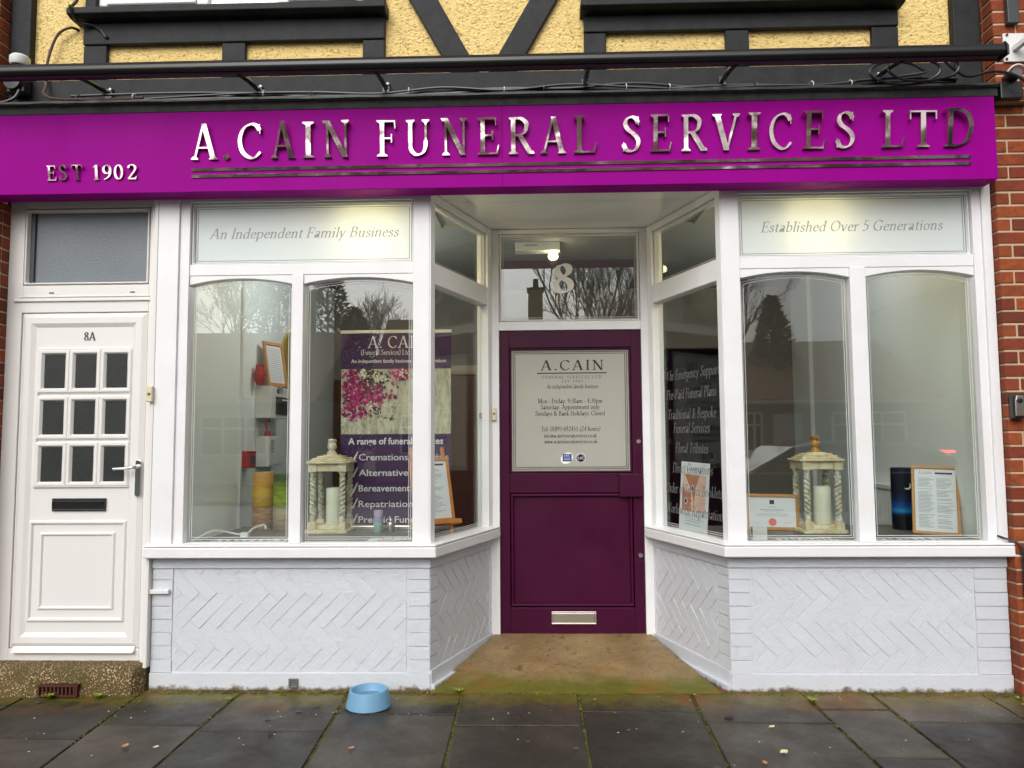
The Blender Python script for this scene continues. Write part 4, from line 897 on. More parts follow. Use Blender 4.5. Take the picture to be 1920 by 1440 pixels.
m = MB(); m.tube([(-3.6, -.14, .962), (-3.17, -.14, .962)], .02, 12); m.tube([(-3.185, -.14, .962), (-3.165, -.14, .962)], .026, 12); tag(m.build('overflow_pipe', 'grey_plastic', smooth=True), 'stub of grey pipe crossing the brick beside the white door', 'pipe')
T = thing('doorbell', 'cream doorbell on the white frame beside the 8A door', 'doorbell', (-2.25, -.03, .27))
m = MB(); m.box(-2.275, -2.238, -.045, -.0205, .222, .315); m.build('case', 'cream_plastic', T, bevel=.004)
m = MB(); m.lathe([(0, -.005), (.008, -.004), (.009, 0), (0, 0)], (-2.256, -.045, .268), 14, axis='y'); m.build('button', 'grey_plastic', T, smooth=True)
T = thing('doorbell', 'cream doorbell on the post beside the plum door', 'doorbell', (-.26, .83, .15))
m = MB(); m.box(-.292, -.262, .828, .8515, .118, .205); m.build('case', 'cream_plastic', T, bevel=.004)
m = MB(); m.lathe([(0, -.005), (.007, -.004), (.008, 0), (0, 0)], (-.277, .828, .165), 14, axis='y'); m.build('button', 'grey_plastic', T, smooth=True)
T = thing('key_safe', 'black key safe with silver cover on the brick pier', 'key safe', (2.71, -.08, .08))
m = MB(); m.box(2.672, 2.752, -.115, -.061, .085, .222); m.build('body', 'black_plastic', T, bevel=.012, seg=3)
m = MB(); m.prism([(2.676, .10), (2.720, .10), (2.728, .15), (2.722, .212), (2.684, .214), (2.676, .19)], -.124, -.115); m.build('cover', 'steel', T, bevel=.003)
m = MB(); m.lathe([(0, -.006), (.013, -.005), (.015, 0), (0, 0)], (2.70, -.124, .185), 16, axis='y'); m.build('dial', 'black_plastic', T, smooth=True)
m = MB(); m.ring(-1.42, -1.365, -1.425, -1.372, .012, -.002, .01); m.box(-1.412, -1.372, .002, .01, -1.42, -1.378); tag(m.build('pipe_flange', 'grey_plastic', bevel=.002), 'tiny grey metal fitting at the foot of the painted brick', 'fitting')
# ------------------------------------------------------------------ bowl on the pavement
T = thing('dog_bowl', 'pale blue plastic dog bowl standing on the pavement', 'bowl', (-.905, -.235, -1.44))
m = MB(); m.lathe([(.090, 0), (.118, .0), (.121, .004), (.103, .082), (.101, .088), (.096, .090), (.091, .087), (.084, .060), (.068, .032), (.045, .024), (0, .022)], (-.905, -.235, GZ + .002), 48); m.build('shell', 'blue_bowl', T, smooth=True)
m = MB(); m.lathe([(.0775, .048), (.0785, .052)], (-.905, -.235, GZ + .002), 40); m.build('water', 'water', T)
# ------------------------------------------------------------------ leaves, litter and weeds
def leaf(x, y, s, rot, mat, label, curl=.3):
    V = []; q = random.Random(int(x * 991) + 5)
    for i in range(7):
        t = i / 6; wd = s * .42 * math.sin(math.pi * min(1, t * .9 + .06)) * (1 + q.uniform(-.15, .15))
        for k in (-1, 0, 1): V.append(((t - .5) * s, k * wd, .004 + abs(k) * s * curl * .35 + s * .1 * t * t + q.uniform(0, .002)))
    mm = MB(Matrix.Translation((x, y, .002)) @ Matrix.Rotation(rot, 4, 'Z'))
    F = [(i * 3 + k, i * 3 + k + 1, i * 3 + k + 4, i * 3 + k + 3) for i in range(6) for k in range(2)]
    n = len(V); mm.add(V + [(a, b, c - .0012) for a, b, c in V], F + [tuple(j + n for j in f[::-1]) for f in F])
    tag(mm.build('dead_leaf', mat), label, 'leaf', 'dead leaves on the pavement')
leaf(-.86, -.80, .028, .4, 'leaf_tan', 'small tan leaf on slab straight below the blue bowl')
leaf(-1.93, -.79, .035, 1.2, 'leaf_tan', 'curled brown leaf, left of a pale one, on the left paving')
leaf(-1.78, -.80, .026, .2, 'leaf_pale', 'pale leaf just right of the brown one on left paving')
leaf(1.12, -.82, .04, .3, 'leaf_pale', 'largest pale leaf on the right hand paving')
leaf(1.16, -.52, .03, .2, 'leaf_pale', 'pale leaf on a slab joint in front of the right window')
leaf(1.0, -.93, .025, 2, 'leaf_tan', 'small tan leaf at the near edge of right paving')
leaf(-1.30, -.62, .04, .1, 'board_edge', 'dark wet leaf on a slab below the left window', .1)
leaf(.98, -.40, .05, 0, 'board_edge', 'dark wet leaf on a slab right of the porch', .1)
# specks of grit
q = random.Random(4); m = MB()
for k in range(150):
    x, y, s = q.uniform(-3.4, 3.4), -abs(q.gauss(0, .55)) - .02, q.uniform(.0015, .0045); a = q.uniform(0, 3)
    z = GZ + .003; m.add([(x + s * math.cos(a + i * 1.57) * (1.5 if i % 2 else 1), y + s * math.sin(a + i * 1.57), z) for i in range(4)] + [(x, y, z + s * .7)], [(0, 1, 4), (1, 2, 4), (2, 3, 4), (3, 0, 4), (3, 2, 1, 0)])
o = m.build('grit', 'leaf_pale'); o['kind'] = 'stuff'; o['label'] = 'pale grit scattered over the paving'
def weed(x, y, n, h, label, mat='weed', z=0):
    mm = MB(Matrix.Translation((x, y, z))); q = random.Random(int(x * 100))
    for k in range(n):
        a = q.uniform(0, 6.28); l = h * q.uniform(.5, 1.2); w_ = l * .13; P = []
        for i in range(5):
            t = i / 4; r_ = l * t * q.uniform(.5, .9); P.append((Vector((math.cos(a) * r_, math.sin(a) * r_, l * (t - .55 * t * t))), w_ * (1 - t) + .0004))
        sx = Vector((-math.sin(a), math.cos(a), 0))
        mm.add([p + sx * u for p, u in P] + [p - sx * u for p, u in P], [(i, i + 1, i + 6, i + 5) for i in range(4)])
    tag(mm.build('weed', mat), label, 'weed', 'weeds in the paving joints')
weed(1.49, -.16, 60, .05, 'bright yellow green grass tuft in a joint before the right window')
weed(-.44, -.03, 34, .055, 'straggly weed at the left front corner of the porch floor')
weed(-2.72, -.14, 40, .06, 'green weed sprouting under the rusty air vent')
weed(-2.45, -.13, 46, .05, 'grassy weed at the foot of the aggregate step')
weed(-1.70, -.16, 24, .03, 'flat moss tuft in the joint below left end of the window')
weed(2.62, -.10, 30, .03, 'small weed at the foot of the red brick pier')
weed(.88, -.06, 24, .02, 'low moss tuft at the right front corner of porch floor')
q = random.Random(21); m = MB()
def mossat(x, y, s):
    z = GZ + .002; P = []
    for i in range(6):
        a = i * 1.047 + q.uniform(-.3, .3); r_ = s * q.uniform(.6, 1.2); P.append((x + r_ * math.cos(a) * 1.4, y + r_ * math.sin(a), z))
    m.add(P + [(x + q.uniform(-.3, .3) * s, y, z + s * q.uniform(.35, .7))], [(i, (i + 1) % 6, 6) for i in range(6)])
for k in range(1500): mossat(q.uniform(-3.4, 2.9), -.006 - abs(q.gauss(0, .022)) - (.08 if False else 0), q.uniform(.003, .011))
for ci, (x0, x1, yj) in enumerate(cols[2:12]):
    kk = SK.get(ci + 2, 0)
    for k in range(90):
        y = -abs(q.gauss(0, .45)); mossat(x0 - .003 - kk * y + q.gauss(0, .003), y, q.uniform(.002, .006))
    for k in range(26): mossat(q.uniform(x0, x1), yj + q.gauss(0, .004), q.uniform(.002, .005))
o = m.build('moss', 'moss'); o['kind'] = 'stuff'; o['label'] = 'olive moss along the wall foot and in the paving joints'
q = random.Random(33); m = MB()
for k in range(22):
    x, y, s_ = q.uniform(-3.2, 3.2), q.uniform(-1.3, -.12), q.uniform(.006, .016); P = []
    for i in range(9):
        a = i * .698; r_ = s_ * q.uniform(.75, 1.2); P.append((x + r_ * math.cos(a), y + r_ * math.sin(a)))
    m.add([(a, b, GZ + .0032) for a, b in P] + [(x, y, GZ + .0055)], [(i, (i + 1) % 9, 9) for i in range(9)])
o = m.build('gum_spots', 'gum'); o['kind'] = 'stuff'; o['label'] = 'flattened grey gum spots on the paving'
# metal cover at right
m = MB(); m.box(2.44, 2.9, -.78, -.46, GZ + .002, GZ + .006); tag(m.build('drain_cover', 'dark_grey', bevel=.002), 'dark square drain cover at the right edge of paving', 'drain cover')

# ------------------------------------------------------------------ display in the windows
PZ_ = -.622
def lantern(cx, cy, label):
    T = thing('lantern', label, 'lantern', (cx, cy, PZ_), 'cream barley twist lanterns')
    def octo(h, c): return [(cx - h, cy - h + c), (cx - h + c, cy - h), (cx + h - c, cy - h), (cx + h, cy - h + c), (cx + h, cy + h - c), (cx + h - c, cy + h), (cx - h + c, cy + h), (cx - h, cy + h - c)]
    m = MB(); m.prismz(octo(.143, .012), PZ_, PZ_ + .022); m.box(cx - .11, cx + .11, cy - .11, cy + .11, PZ_ + .0225, PZ_ + .05)
    for sx in (-1, 1):
        for sy in (-1, 1): m.box(cx + sx * .098 - .027, cx + sx * .098 + .027, cy + sy * .098 - .027, cy + sy * .098 + .027, PZ_ + .0225, PZ_ + .072)
    m.build('base', 'stone_wood', T, bevel=.004)
    for sx in (-1, 1):
        for sy in (-1, 1):
            px, py = cx + sx * .098, cy + sy * .098; z0, z1 = PZ_ + .072, PZ_ + .405
            m = MB(); m.lathe([(.022, z0), (.024, z0 + .012), (.017, z0 + .03), (.014, z0 + .05)], (px, py, 0), 14)
            m.lathe([(.014, z1 - .05), (.017, z1 - .03), (.023, z1 - .012), (.024, z1)], (px, py, 0), 14)
            for ph in (0, math.pi):
                m.tube([(px + 0.0105 * math.cos(ph + sx * i * .42), py + .0105 * math.sin(ph + sx * i * .42), z0 + .045 + (z1 - z0 - .09) * i / 60) for i in range(61)], .0125, 8)
            m.build('twisted_post', 'stone_grey', T, smooth=True)
    m = MB(); z = PZ_ + .405
    for sx in (-1, 1):
        m.box(cx - .069, cx + .069, cy + sx * .098 - .02, cy + sx * .098 + .02, z, z + .05); m.box(cx + sx * .098 - .02, cx + sx * .098 + .02, cy - .069, cy + .069, z, z + .05)
        for sy in (-1, 1): m.box(cx + sx * .098 - .029, cx + sx * .098 + .029, cy + sy * .098 - .029, cy + sy * .098 + .029, z - .004, z + .051)
    m.build('frieze', 'stone_wood', T, bevel=.003)
    m = MB(); z += .052
    for h, c, a, b in ((.145, .03, 0, .014), (.124, .026, .0145, .026), (.110, .024, .0265, .036), (.085, .018, .0365, .048), (.055, .012, .0485, .056)): m.prismz(octo(h, c), z + a, z + b)
    m.build('lid', 'stone_wood', T, bevel=.003)
    m = MB(); z += .056; m.lathe([(.036, 0), (.034, .012), (.024, .022), (.022, .032), (.032, .048), (.030, .066), (.023, .078), (.028, .088), (.030, .098), (.022, .106), (0, .108)], (cx, cy, z), 16); m.build('finial', 'stone_grey' if cx < 0 else 'gold', T, smooth=True)
    return T
def candle(cx, cy, label):
    m = MB(); m.lathe([(.052, 0), (.054, .004), (.054, .235), (.050, .242), (.040, .236), (.012, .228), (0, .228)], (cx, cy, PZ_ + .051), 30); tag(m.build('candle', 'candle', smooth=True), label, 'candle', 'pillar candles')
lantern(-1.372, .70, 'cream square lantern with barley twist posts in the left window'); candle(-1.345, .67, 'ivory pillar candle inside the left window lantern')
lantern(1.845, .63, 'cream square lantern with gilt finial in the right window'); candle(1.87, .61, 'ivory pillar candle inside the gilt topped lantern')
def tube_mat(name, stops, extra=None):
    t = NT(name); z = t.sep()[2]; c = t.ramp(t.rng(z, .82, 1.22), stops); c = t.mix(t.rng(t.noise(18, 6, .7, t.scaled((.5, .5, 3))), .45, .75), c, t.mix(.5, c, (.9, .8, .4, 1)) if not extra else extra)
    t.base(c); t.rough(.28); MT[name] = t.m
tube_mat('sunset_print', [(0, S(120, 70, 24)), (.36, S(170, 104, 40)), (.40, S(90, 60, 20)), (.42, S(208, 164, 50)), (.56, S(190, 140, 40)), (.60, S(226, 176, 60)), (.85, S(216, 152, 56)), (1, S(206, 140, 60))])
tube_mat('woodland_print', [(0, S(120, 100, 76)), (.36, S(176, 160, 132)), (.41, S(120, 132, 60)), (.5, S(160, 174, 60)), (.72, S(140, 158, 50)), (.85, S(70, 80, 30)), (1, S(60, 66, 40))], S(66, 84, 26))
tube_mat('night_print', [(0, S(8, 12, 20)), (.22, S(8, 14, 26)), (.26, S(10, 60, 130)), (.31, S(40, 150, 200)), (.36, S(14, 90, 180)), (.48, S(12, 40, 96)), (.6, S(14, 22, 40)), (1, S(22, 30, 44))], S(12, 20, 40))
tube_mat('floral_print', [(0, S(120, 150, 150)), (.1, S(170, 196, 180)), (.2, S(150, 160, 190)), (.3, S(196, 170, 200)), (.5, S(200, 190, 200)), (1, S(200, 180, 200))], S(70, 100, 120))
def stube(name, cx, cy, r, h, mat, label):
    m = MB(); m.lathe([(r - .002, 0), (r, .002), (r, h - .003), (r - .004, h), (0, h)], (cx, cy, PZ_), 36); return tag(m.build(name, mat, smooth=True), label, 'scatter tube', 'printed cardboard tubes')
stube('scatter_tube', -1.875, .80, .072, .395, 'sunset_print', 'tall amber sunset tube beside the green one')
stube('scatter_tube', -1.702, .72, .072, .385, 'woodland_print', 'tall green woodland tube beside the lantern')
o = stube('scatter_tube', 2.448, .73, .072, .405, 'night_print', 'tall navy night sky tube with a white moon')
m = MB(); P = []
for k in range(17):
    a = -2.3 + 2.9 * k / 16; P.append((2.445 + .024 * math.cos(a), -.335 + .024 * math.sin(a)))
for k in range(17):
    a = .6 - 2.9 * k / 16; P.append((2.437 + .0225 * math.cos(a), -.327 + .0225 * math.sin(a)))
cv = [(x, .73 - math.sqrt(max(0, .0734 ** 2 - (x - 2.448) ** 2)), z) for x, z in P]
m.add(cv + [(a, b + .002, c) for a, b, c in cv], [(i, i + 1, 32 - i, 33 - i) for i in range(16)]); m.build('moon', 'white_vinyl', o, local=True)
stube('scatter_tube', -1.04, .635, .03, .145, 'floral_print', 'short pastel floral tube in front of the banner')
T = thing('urn', 'tiny pewter urn in front of the purple banner', 'urn', (-.955, .63, PZ_))
m = MB(); m.lathe([(.014, 0), (.02, .004), (.026, .03), (.028, .05), (.022, .066), (.012, .072), (.012, .076)], (-.955, .63, PZ_), 24); m.build('body', 'steel', T, smooth=True)
m = MB(); m.lathe([(.0125, .0765), (.015, .08), (.013, .088), (.005, .094), (0, .096)], (-.955, .63, PZ_), 20); m.build('lid', 'steel', T, smooth=True)
# roller banner
bx0, bx1, by = -1.332, -.570, .80
k_ = (4.35 + by) / 5.10
BX = lambda p: (-1.33 + (p - 640) * .003707) * k_; BZ = lambda p: (.742 - (p - 622) * .003640) * k_
T = thing('roller_banner', 'purple roller banner listing a range of funeral services behind the left window', 'banner', (-.95, by, PZ_))
m = MB(); m.box(BX(640), BX(846), by, by + .004, -.60, BZ(624)); fab = m.build('fabric', 'banner_purple', T)
m = MB(); m.box(BX(639), BX(847), by - .008, by + .010, BZ(627), BZ(621)); m.build('top_rail', 'white_plastic', T, bevel=.002)
m = MB(); m.box(BX(640), BX(846), by - .05, by + .05, PZ_, -.592); m.build('cassette', 'steel', T, bevel=.006)
m = MB(); m.box(BX(641), BX(845.5), by - .0006, by, BZ(818), BZ(695)); pic = m.build('flower_picture', 'planks_print', fab)
def blobs(mat, n, fx, seed, s0=.008, s1=.02, name='petals', lay=0):
    q = random.Random(seed); m = MB()
    for k in range(n):
        x, z = fx(q); s = q.uniform(s0, s1); a = q.uniform(0, 6); yy = by - .0008 - .0001 * (k % 40) - lay
        if x - s < BX(641) or z > BZ(694): continue
        m.add([(x + s * math.cos(a + i * 1.2566) * q.uniform(.6, 1.2), yy, z + s * math.sin(a + i * 1.2566) * q.uniform(.6, 1.2)) for i in range(5)], [(0, 1, 2, 3, 4)])
    m.build(name, mat, pic)
for nm, c in (('petal_pink', S(190, 30, 110)), ('petal_deep', S(120, 18, 74)), ('petal_pale', S(226, 150, 190)), ('petal_white', S(230, 226, 206)), ('leaf_dark', S(60, 58, 50))): MT[nm] = pm(nm, c, .5, var=.15, vs=60)
def wreath(q):
    if q.random() < .62: p, y = q.gauss(664, 14), q.uniform(698, 792)
    elif q.random() < .6: p, y = q.gauss(704, 16), q.gauss(748, 10)
    else: p, y = q.gauss(752, 9), q.gauss(708, 8)
    p -= max(0, (p - 690)) * .3 if y > 765 else 0
    return BX(p), BZ(y)
blobs('leaf_dark', 150, lambda q: (BX(q.gauss(690, 18)), BZ(q.gauss(725, 20))), 2, name='leaves')
blobs('leaf_dark', 60, (lambda q: (lambda t: (BX(690 + 48 * t + q.gauss(0, 3)), BZ(768 + 22 * t + q.gauss(0, 5))))(q.random())), 12, .003, .008, name='leaves', lay=.0003)
blobs('petal_deep', 190, wreath, 3, lay=.004); blobs('petal_pink', 190, wreath, 4, .005, .016, lay=.008); blobs('petal_pale', 60, wreath, 5, .004, .009, lay=.012)
blobs('petal_white', 90, lambda q: random.Random(q.randint(0, 5)).choice([(684, 706), (714, 712), (755, 704), (698, 766), (690, 702), (718, 716)]) and (lambda c: (BX(q.gauss(c[0], 6)), BZ(q.gauss(c[1], 5))))(q.choice([(684, 706), (714, 712), (755, 704), (698, 766)])), 6, .004, .010, lay=.016)
m = MB(); yb = by - .0006
text(m, 'A. CAIN', BX(690), BZ(655), .084, 'rom', BX(798) - BX(690), y=yb, ls=.06)
text(m, '(Funeral Services) Ltd. Est. 1902', BX(677), BZ(668), .037, 'rom', BX(812) - BX(677), y=yb)
sans(m, 'An independent family business with family values', BX(659), BZ(683), .026, BX(837) - BX(659), yb, .02)
sans(m, 'A range of funeral services', BX(655), BZ(837), .046, BX(831) - BX(655), yb, .03)
for i, (s_, z) in enumerate((('Cremations & Burials', 867), ('Alternative Funerals', 896), ('Bereavement Support', 925), ('Repatriation Services', 954), ('Prepaid Funerals', 983))):
    sans(m, s_, BX(675), BZ(z), .046, (BX(768) - BX(675)) * len(s_) / 11.2, yb, .012)
    P = [(659, z - 7), (662, z - 6), (664, z - 2), (672, z - 16), (674, z - 17), (666, z + 3), (663, z + 3)]
    m.prism([(BX(a), BZ(b)) for a, b in P], yb - .0006, yb)
m.build('lettering', 'banner_white', fab)
# framed notices
def framed(name, label, M, w_, h, bw, fmat, draw, cat='frame', easel=False, depth=.018):
    T = thing(name, label, cat, (M.translation.x, M.translation.y, M.translation.z - G))
    m = MB(M); m.ring(0, w_, 0, h, bw, -depth, 0); m.box(bw * .6, w_ - bw * .6, -.006, -.001, bw * .6, h - bw * .6) if False else None
    m.build('border', fmat, T, bevel=.0025)
    m = MB(M); m.box(bw + .0005, w_ - bw - .0005, -.008, -.002, bw + .0005, h - bw - .0005); sh = m.build('sheet', 'paper', T)
    draw(M, bw, w_ - bw, bw, h - bw, sh, -.008); return T
def noticesheet(purple=True, two=False):
    def d(M, x0, x1, z0, z1, sh, y):
        q = random.Random(int(abs(M.translation.x) * 77)); m = MB(M); W = x1 - x0; H = z1 - z0
        cs = [(x0 + W * .08, x0 + W * .48), (x0 + W * .53, x1 - W * .06)] if two else [(x0 + W * .1, x1 - W * .1)]
        for a, b in cs:
            z = z1 - H * .16
            while z > z0 + H * .06:
                m.box(a, a + (b - a) * q.uniform(.55, 1), y - .0005, y, z, z + .003); z -= .0085 if q.random() > .12 else .017
        m.build('text_lines', 'ink', sh)
        m = MB(M); m.box(x0 + W * .5, x1 - W * .08, y - .0006, y, z1 - H * .085, z1 - H * .055); m.build('heading_bar', 'ink_purple', sh)
        m = MB(M); text(m, 'A.CAIN', x0 + W * .10, z1 - H * .085, H * .035, 'cap', W * .32, y=y, ls=.1); m.build('lettering', 'ink_purple', sh)
    return d
def tiltM(x, y, z, rz, lean, roll=0): return Matrix.Translation((x, y, z + G)) @ Matrix.Rotation(rz, 4, 'Z') @ Matrix.Rotation(roll, 4, 'Y') @ Matrix.Rotation(lean, 4, 'X')
framed('framed_notice', 'tall oak framed price notice leaning at the right end of right window', tiltM(2.372, .47, PZ_ + .004, -.38, -.20, .03) , .265, .43, .018, 'frame_wood', noticesheet(True, True))
# easel with its notice
ex = tiltM(-.760, .40, PZ_ + .085, .52, -.30)
T = thing('display_easel', 'small beech wood easel behind the left porch window', 'easel', (-.7, .5, PZ_))
m = MB(ex); m.box(-.03, .31, -.03, .022, -.022, -.002); m.box(-.03, .31, -.038, -.030, -.022, .008); m.build('ledge', 'easel_wood', T, bevel=.002)
for dx in (.02, .24):
    m = MB(ex); m.box(dx, dx + .022, .004, .020, -.095, .50); m.build('leg', 'easel_wood', T, bevel=.002)
m = MB(); m.tube([(-.60, .60, -.30), (-.58, .80, PZ_ + .004)], .011, 6); m.build('rear_leg', 'easel_wood', T)
framed('framed_notice', 'oak framed price notice standing on the beech easel', ex, .275, .42, .018, 'easel_wood', noticesheet())
def cert(M, x0, x1, z0, z1, sh, y):
    W, H = x1 - x0, z1 - z0; cx = (x0 + x1) / 2; m = MB(M)
    for k, (wd, z) in enumerate(((.2, .66), (.5, .56), (.36, .50), (.62, .44), (.70, .40), (.66, .36))): m.box(cx - W * wd / 2, cx + W * wd / 2, y - .0005, y, z0 + H * z, z0 + H * z + (.004 if k == 1 else .002))
    m.box(x0 + W * .08, x0 + W * .22, y - .0005, y, z0 + H * .12, z0 + H * .13); m.box(x1 - W * .28, x1 - W * .1, y - .0005, y, z0 + H * .14, z0 + H * .15)
    m.build('text_lines', 'ink', sh)
    m = MB(M); m.box(cx - W * .05, cx + W * .05, y - .0006, y, z0 + H * .76, z0 + H * .90); m.build('crest', 'dark_grey', sh)
    MT['seal'] = pm('red_seal', S(226, 110, 105), .6, var=.03); m = MB(M); disc(m, cx, z0 + H * .17, H * .13, H * .13, y); m.build('seal', 'seal', sh)
framed('framed_certificate', 'landscape oak framed certificate with a red seal', tiltM(1.398, .70, PZ_ + .003, -.05, -.12, .02), .345, .235, .019, 'frame_wood', cert, 'certificate')
m = MB(); m.box(1.30, 1.385, .20, .205, PZ_ + .001, PZ_ + .085); m.box(1.30, 1.385, .205, .26, PZ_ + .001, PZ_ + .004); tag(m.build('card_holder', 'white_plastic', bevel=.001), 'small white card stand below the certificate', 'card stand')
# jewellery poster parallel to the right porch window
pM = FR @ Matrix.Translation((.16, .115, -.622 )) @ Matrix.Rotation(-.06, 4, 'X') @ Matrix.Rotation(.02, 4, 'Y')
T = thing('poster', 'white poster of a ring and pendant standing behind the porch window', 'poster', (pM.translation.x, pM.translation.y, PZ_))
m = MB(pM); m.box(0, .335, 0, .006, 0, .455); bd_ = m.build('board', 'paper', T, bevel=.001)
MT['skin_print'] = pm('skin_print', S(206, 140, 104), .5, vs=9, alt=S(176, 108, 78)); MT['silk_print'] = pm('silk_print', S(236, 206, 186), .5, vs=7, alt=S(222, 176, 160)); MT['sapphire'] = pm('sapphire_print', S(40, 40, 110), .4, var=.2, vs=90)
m = MB(pM); m.box(.03, .305, -.0006, 0, .135, .375); ph = m.build('photo_print', 'skin_print', bd_)
m = MB(pM); m.prism([(.17, .136), (.304, .136), (.304, .374), (.235, .374), (.19, .29)], -.0012, -.0006); m.prism([(.031, .30), (.031, .374), (.05, .374), (.15, .25), (.17, .2), (.165, .137), (.15, .137), (.12, .22)], -.0012, -.0006); m.build('silk', 'silk_print', ph)
m = MB(pM)
for k, (x, z) in enumerate(((.03, .235), (.03, .20), (.03, .165))): m.prism([(x, z + .02), (x + .09, z + .025), (x + .115, z + .012), (x + .112, z - .008), (x + .09, z - .014), (x, z - .012)], -.0019, -.0014 + k * .0001)
m.build('fingers', 'skin_print', ph)
m = MB(pM)
for cx, cz, r in ((.155, .285, .019), (.078, .20, .019)): disc(m, cx, cz, r, r * 1.15, -.002)
m.build('diamond_halo', 'paper', ph)
m = MB(pM)
for cx, cz, r in ((.155, .285, .013), (.078, .20, .013)): disc(m, cx, cz, r, r * 1.2, -.0027)
m.build('stone', 'sapphire', ph)
m = MB(pM); m.tube([(.155, -.002, .305), (.10, -.002, .374)], .0012, 5); m.tube([(.155, -.002, .305), (.24, -.002, .374)], .0012, 5); m.build('chain', 'chrome', ph)
m = MB(pM); text(m, 'Ashes into Glass', .167, .398, .028, 'ital', .20, 'c', y=0)
for z, wd in ((.115, .15), (.10, .20), (.085, .22), (.07, .16), (.05, .18)): m.box(.17 - wd / 2, .17 + wd / 2, -.0005, 0, z, z + .003)
m.build('lettering', 'ink', bd_)
# pale reflections on the platforms, painted as flat patterned patches
for i, (x0, x1, y0, y1, lb) in enumerate(((-1.98, -1.50, .14, .30, 'long pale painted reflection under the amber tube'), (-1.02, -.74, .20, .36, 'white painted reflection before the floral tube'), (1.45, 1.80, .14, .30, 'white painted reflection spread below the certificate'), (2.0, 2.45, .12, .26, 'pale painted reflection spread before the navy tube'))):
    m = MB(); q = random.Random(i)
    for k in range(4):
        a = x0 + (x1 - x0) * k / 4; m.box(a, a + (x1 - x0) / 4.4, y0 + q.uniform(0, .03), y1 - q.uniform(0, .03), PZ_ + .001 + k * .0012, PZ_ + .002 + k * .0012)
    o = m.build('painted_reflection', 'paper'); tag(o, lb, 'painted_reflection')
    m = MB()
    for k in range(9): m.box(x0 + .02 + (x1 - x0) * k / 9.5, x0 + .02 + (x1 - x0) * (k + .55) / 9.5, y0 + .04, y0 + .055 + q.uniform(0, .04), PZ_ + .0070, PZ_ + .0076)
    m.build('pattern_and_printing', 'dark_grey', o)  # dark pattern within the painted reflections
m = MB(); m.tube(crv3([(-2.05, .10, -.61), (-1.98, .22, -.56), (-1.93, .3, -.575), (-1.86, .34, -.595), (-1.82, .36, -.60), (-1.80, .42, -.57), (-1.76, .5, -.555), (-1.745, .5, -.58)]), .006, 7); m.box(-1.845, -1.80, .33, .37, -.612, -.585)
tag(m.build('white_flex', 'white_plastic', smooth=True), 'white plugged flex lying in the corner of left window', 'cable')
# alarm equipment on the left room wall
WX = -2.0695
T = thing('fire_alarm', 'cream fire alarm panel with dark display on the left inside wall', 'alarm panel', (WX, 1.3, .15))
m = MB(); m.box(WX, WX + .12, 1.13, 1.52, .155, .395); m.build('cabinet', 'white_plastic', T, bevel=.006)
m = MB(); m.box(WX + .1202, WX + .126, 1.23, 1.50, .185, .32); m.build('display', 'car_glass', T); m = MB(); m.box(WX + .1202, WX + .124, 1.25, 1.30, .345, .375); m.build('keypad', 'dark_grey', T)
m = MB(); m.box(WX + .1262, WX + .128, 1.36, 1.48, .295, .305); m.build('status_strip', 'paper', T)
T = thing('junction_cabinet', 'pale grey steel cabinet below the fire alarm panel', 'cabinet', (WX, 1.3, -.2))
m = MB(); m.box(WX, WX + .10, 1.15, 1.46, -.205, .02); m.build('case', 'white_plastic', T, bevel=.005)
m = MB(); m.box(WX + .1002, WX + .103, 1.17, 1.44, -.19, .005); d_ = m.build('door', 'white_plastic', T, bevel=.001)
m = MB(); 
for k in range(5): m.box(WX + .1032, WX + .104, 1.19, 1.26, -.02 - k * .02, -.012 - k * .02)
m.build('pattern_and_printing', 'grey_plastic', d_)
m = MB(); m.lathe([(.022, -.04), (.024, 0), (.02, .02)], (WX + .06, 1.24, .04), 12); m.tube([(WX + .06, 1.24, .05), (WX + .05, 1.22, .12)], .008); m.lathe([(.02, 0), (.02, .025)], (WX + .06, 1.24, .125), 12)
tag(m.build('cable_gland', 'red_plastic', smooth=True), 'red cable gland between alarm panel and grey cabinet', 'cable gland')
T = thing('call_point', 'red fire alarm call point on the left inside wall', 'call point', (WX, .93, -.15))
m = MB(); m.box(WX, WX + .07, .86, .99, -.205, -.085); m.build('case', 'red_plastic', T, bevel=.008)
m = MB(); m.box(WX + .0702, WX + .073, .885, .965, -.175, -.115); m.build('glass_pane', 'dark_grey', T)
def plain(M, x0, x1, z0, z1, sh, y):
    m = MB(M); z = z1 - .03
    while z > z0 + .02: m.box(x0 + .02, x1 - .02, y - .0005, y, z, z + .003); z -= .016
    m.build('text_lines', 'ink', sh)
framed('framed_notice', 'pine framed notice leaning on top of the fire alarm panel', Matrix.Translation((WX + .085, 1.14, .397 + G)) @ Matrix.Rotation(R(74), 4, 'Z') @ Matrix.Rotation(-.16, 4, 'X'), .24, .34, .024, 'frame_wood', plain)
m = MB(); m.lathe([(.02, 0), (.035, .03), (.04, .08), (.028, .13), (.03, .15), (.0, .151)], (WX + .05, 1.08, .397), 18); 
tag(m.build('vase', 'red_plastic', smooth=True), 'small red vase on top of the fire alarm panel', 'vase')
m = MB(); m.lathe([(0, 0), (.30, 0), (.30, .02), (.285, .024), (.0, .024)], (0, 0, 0), 40); m.v = [Matrix.Translation((WX, 1.95, .62 + G)) @ Matrix.Rotation(R(90), 4, 'Y') @ Matrix.Translation((0, 0, -G)) @ v for v in m.v]
tag(m.build('round_mirror', 'mirror_y'), 'round brass coloured mirror on the left inside wall', 'mirror')
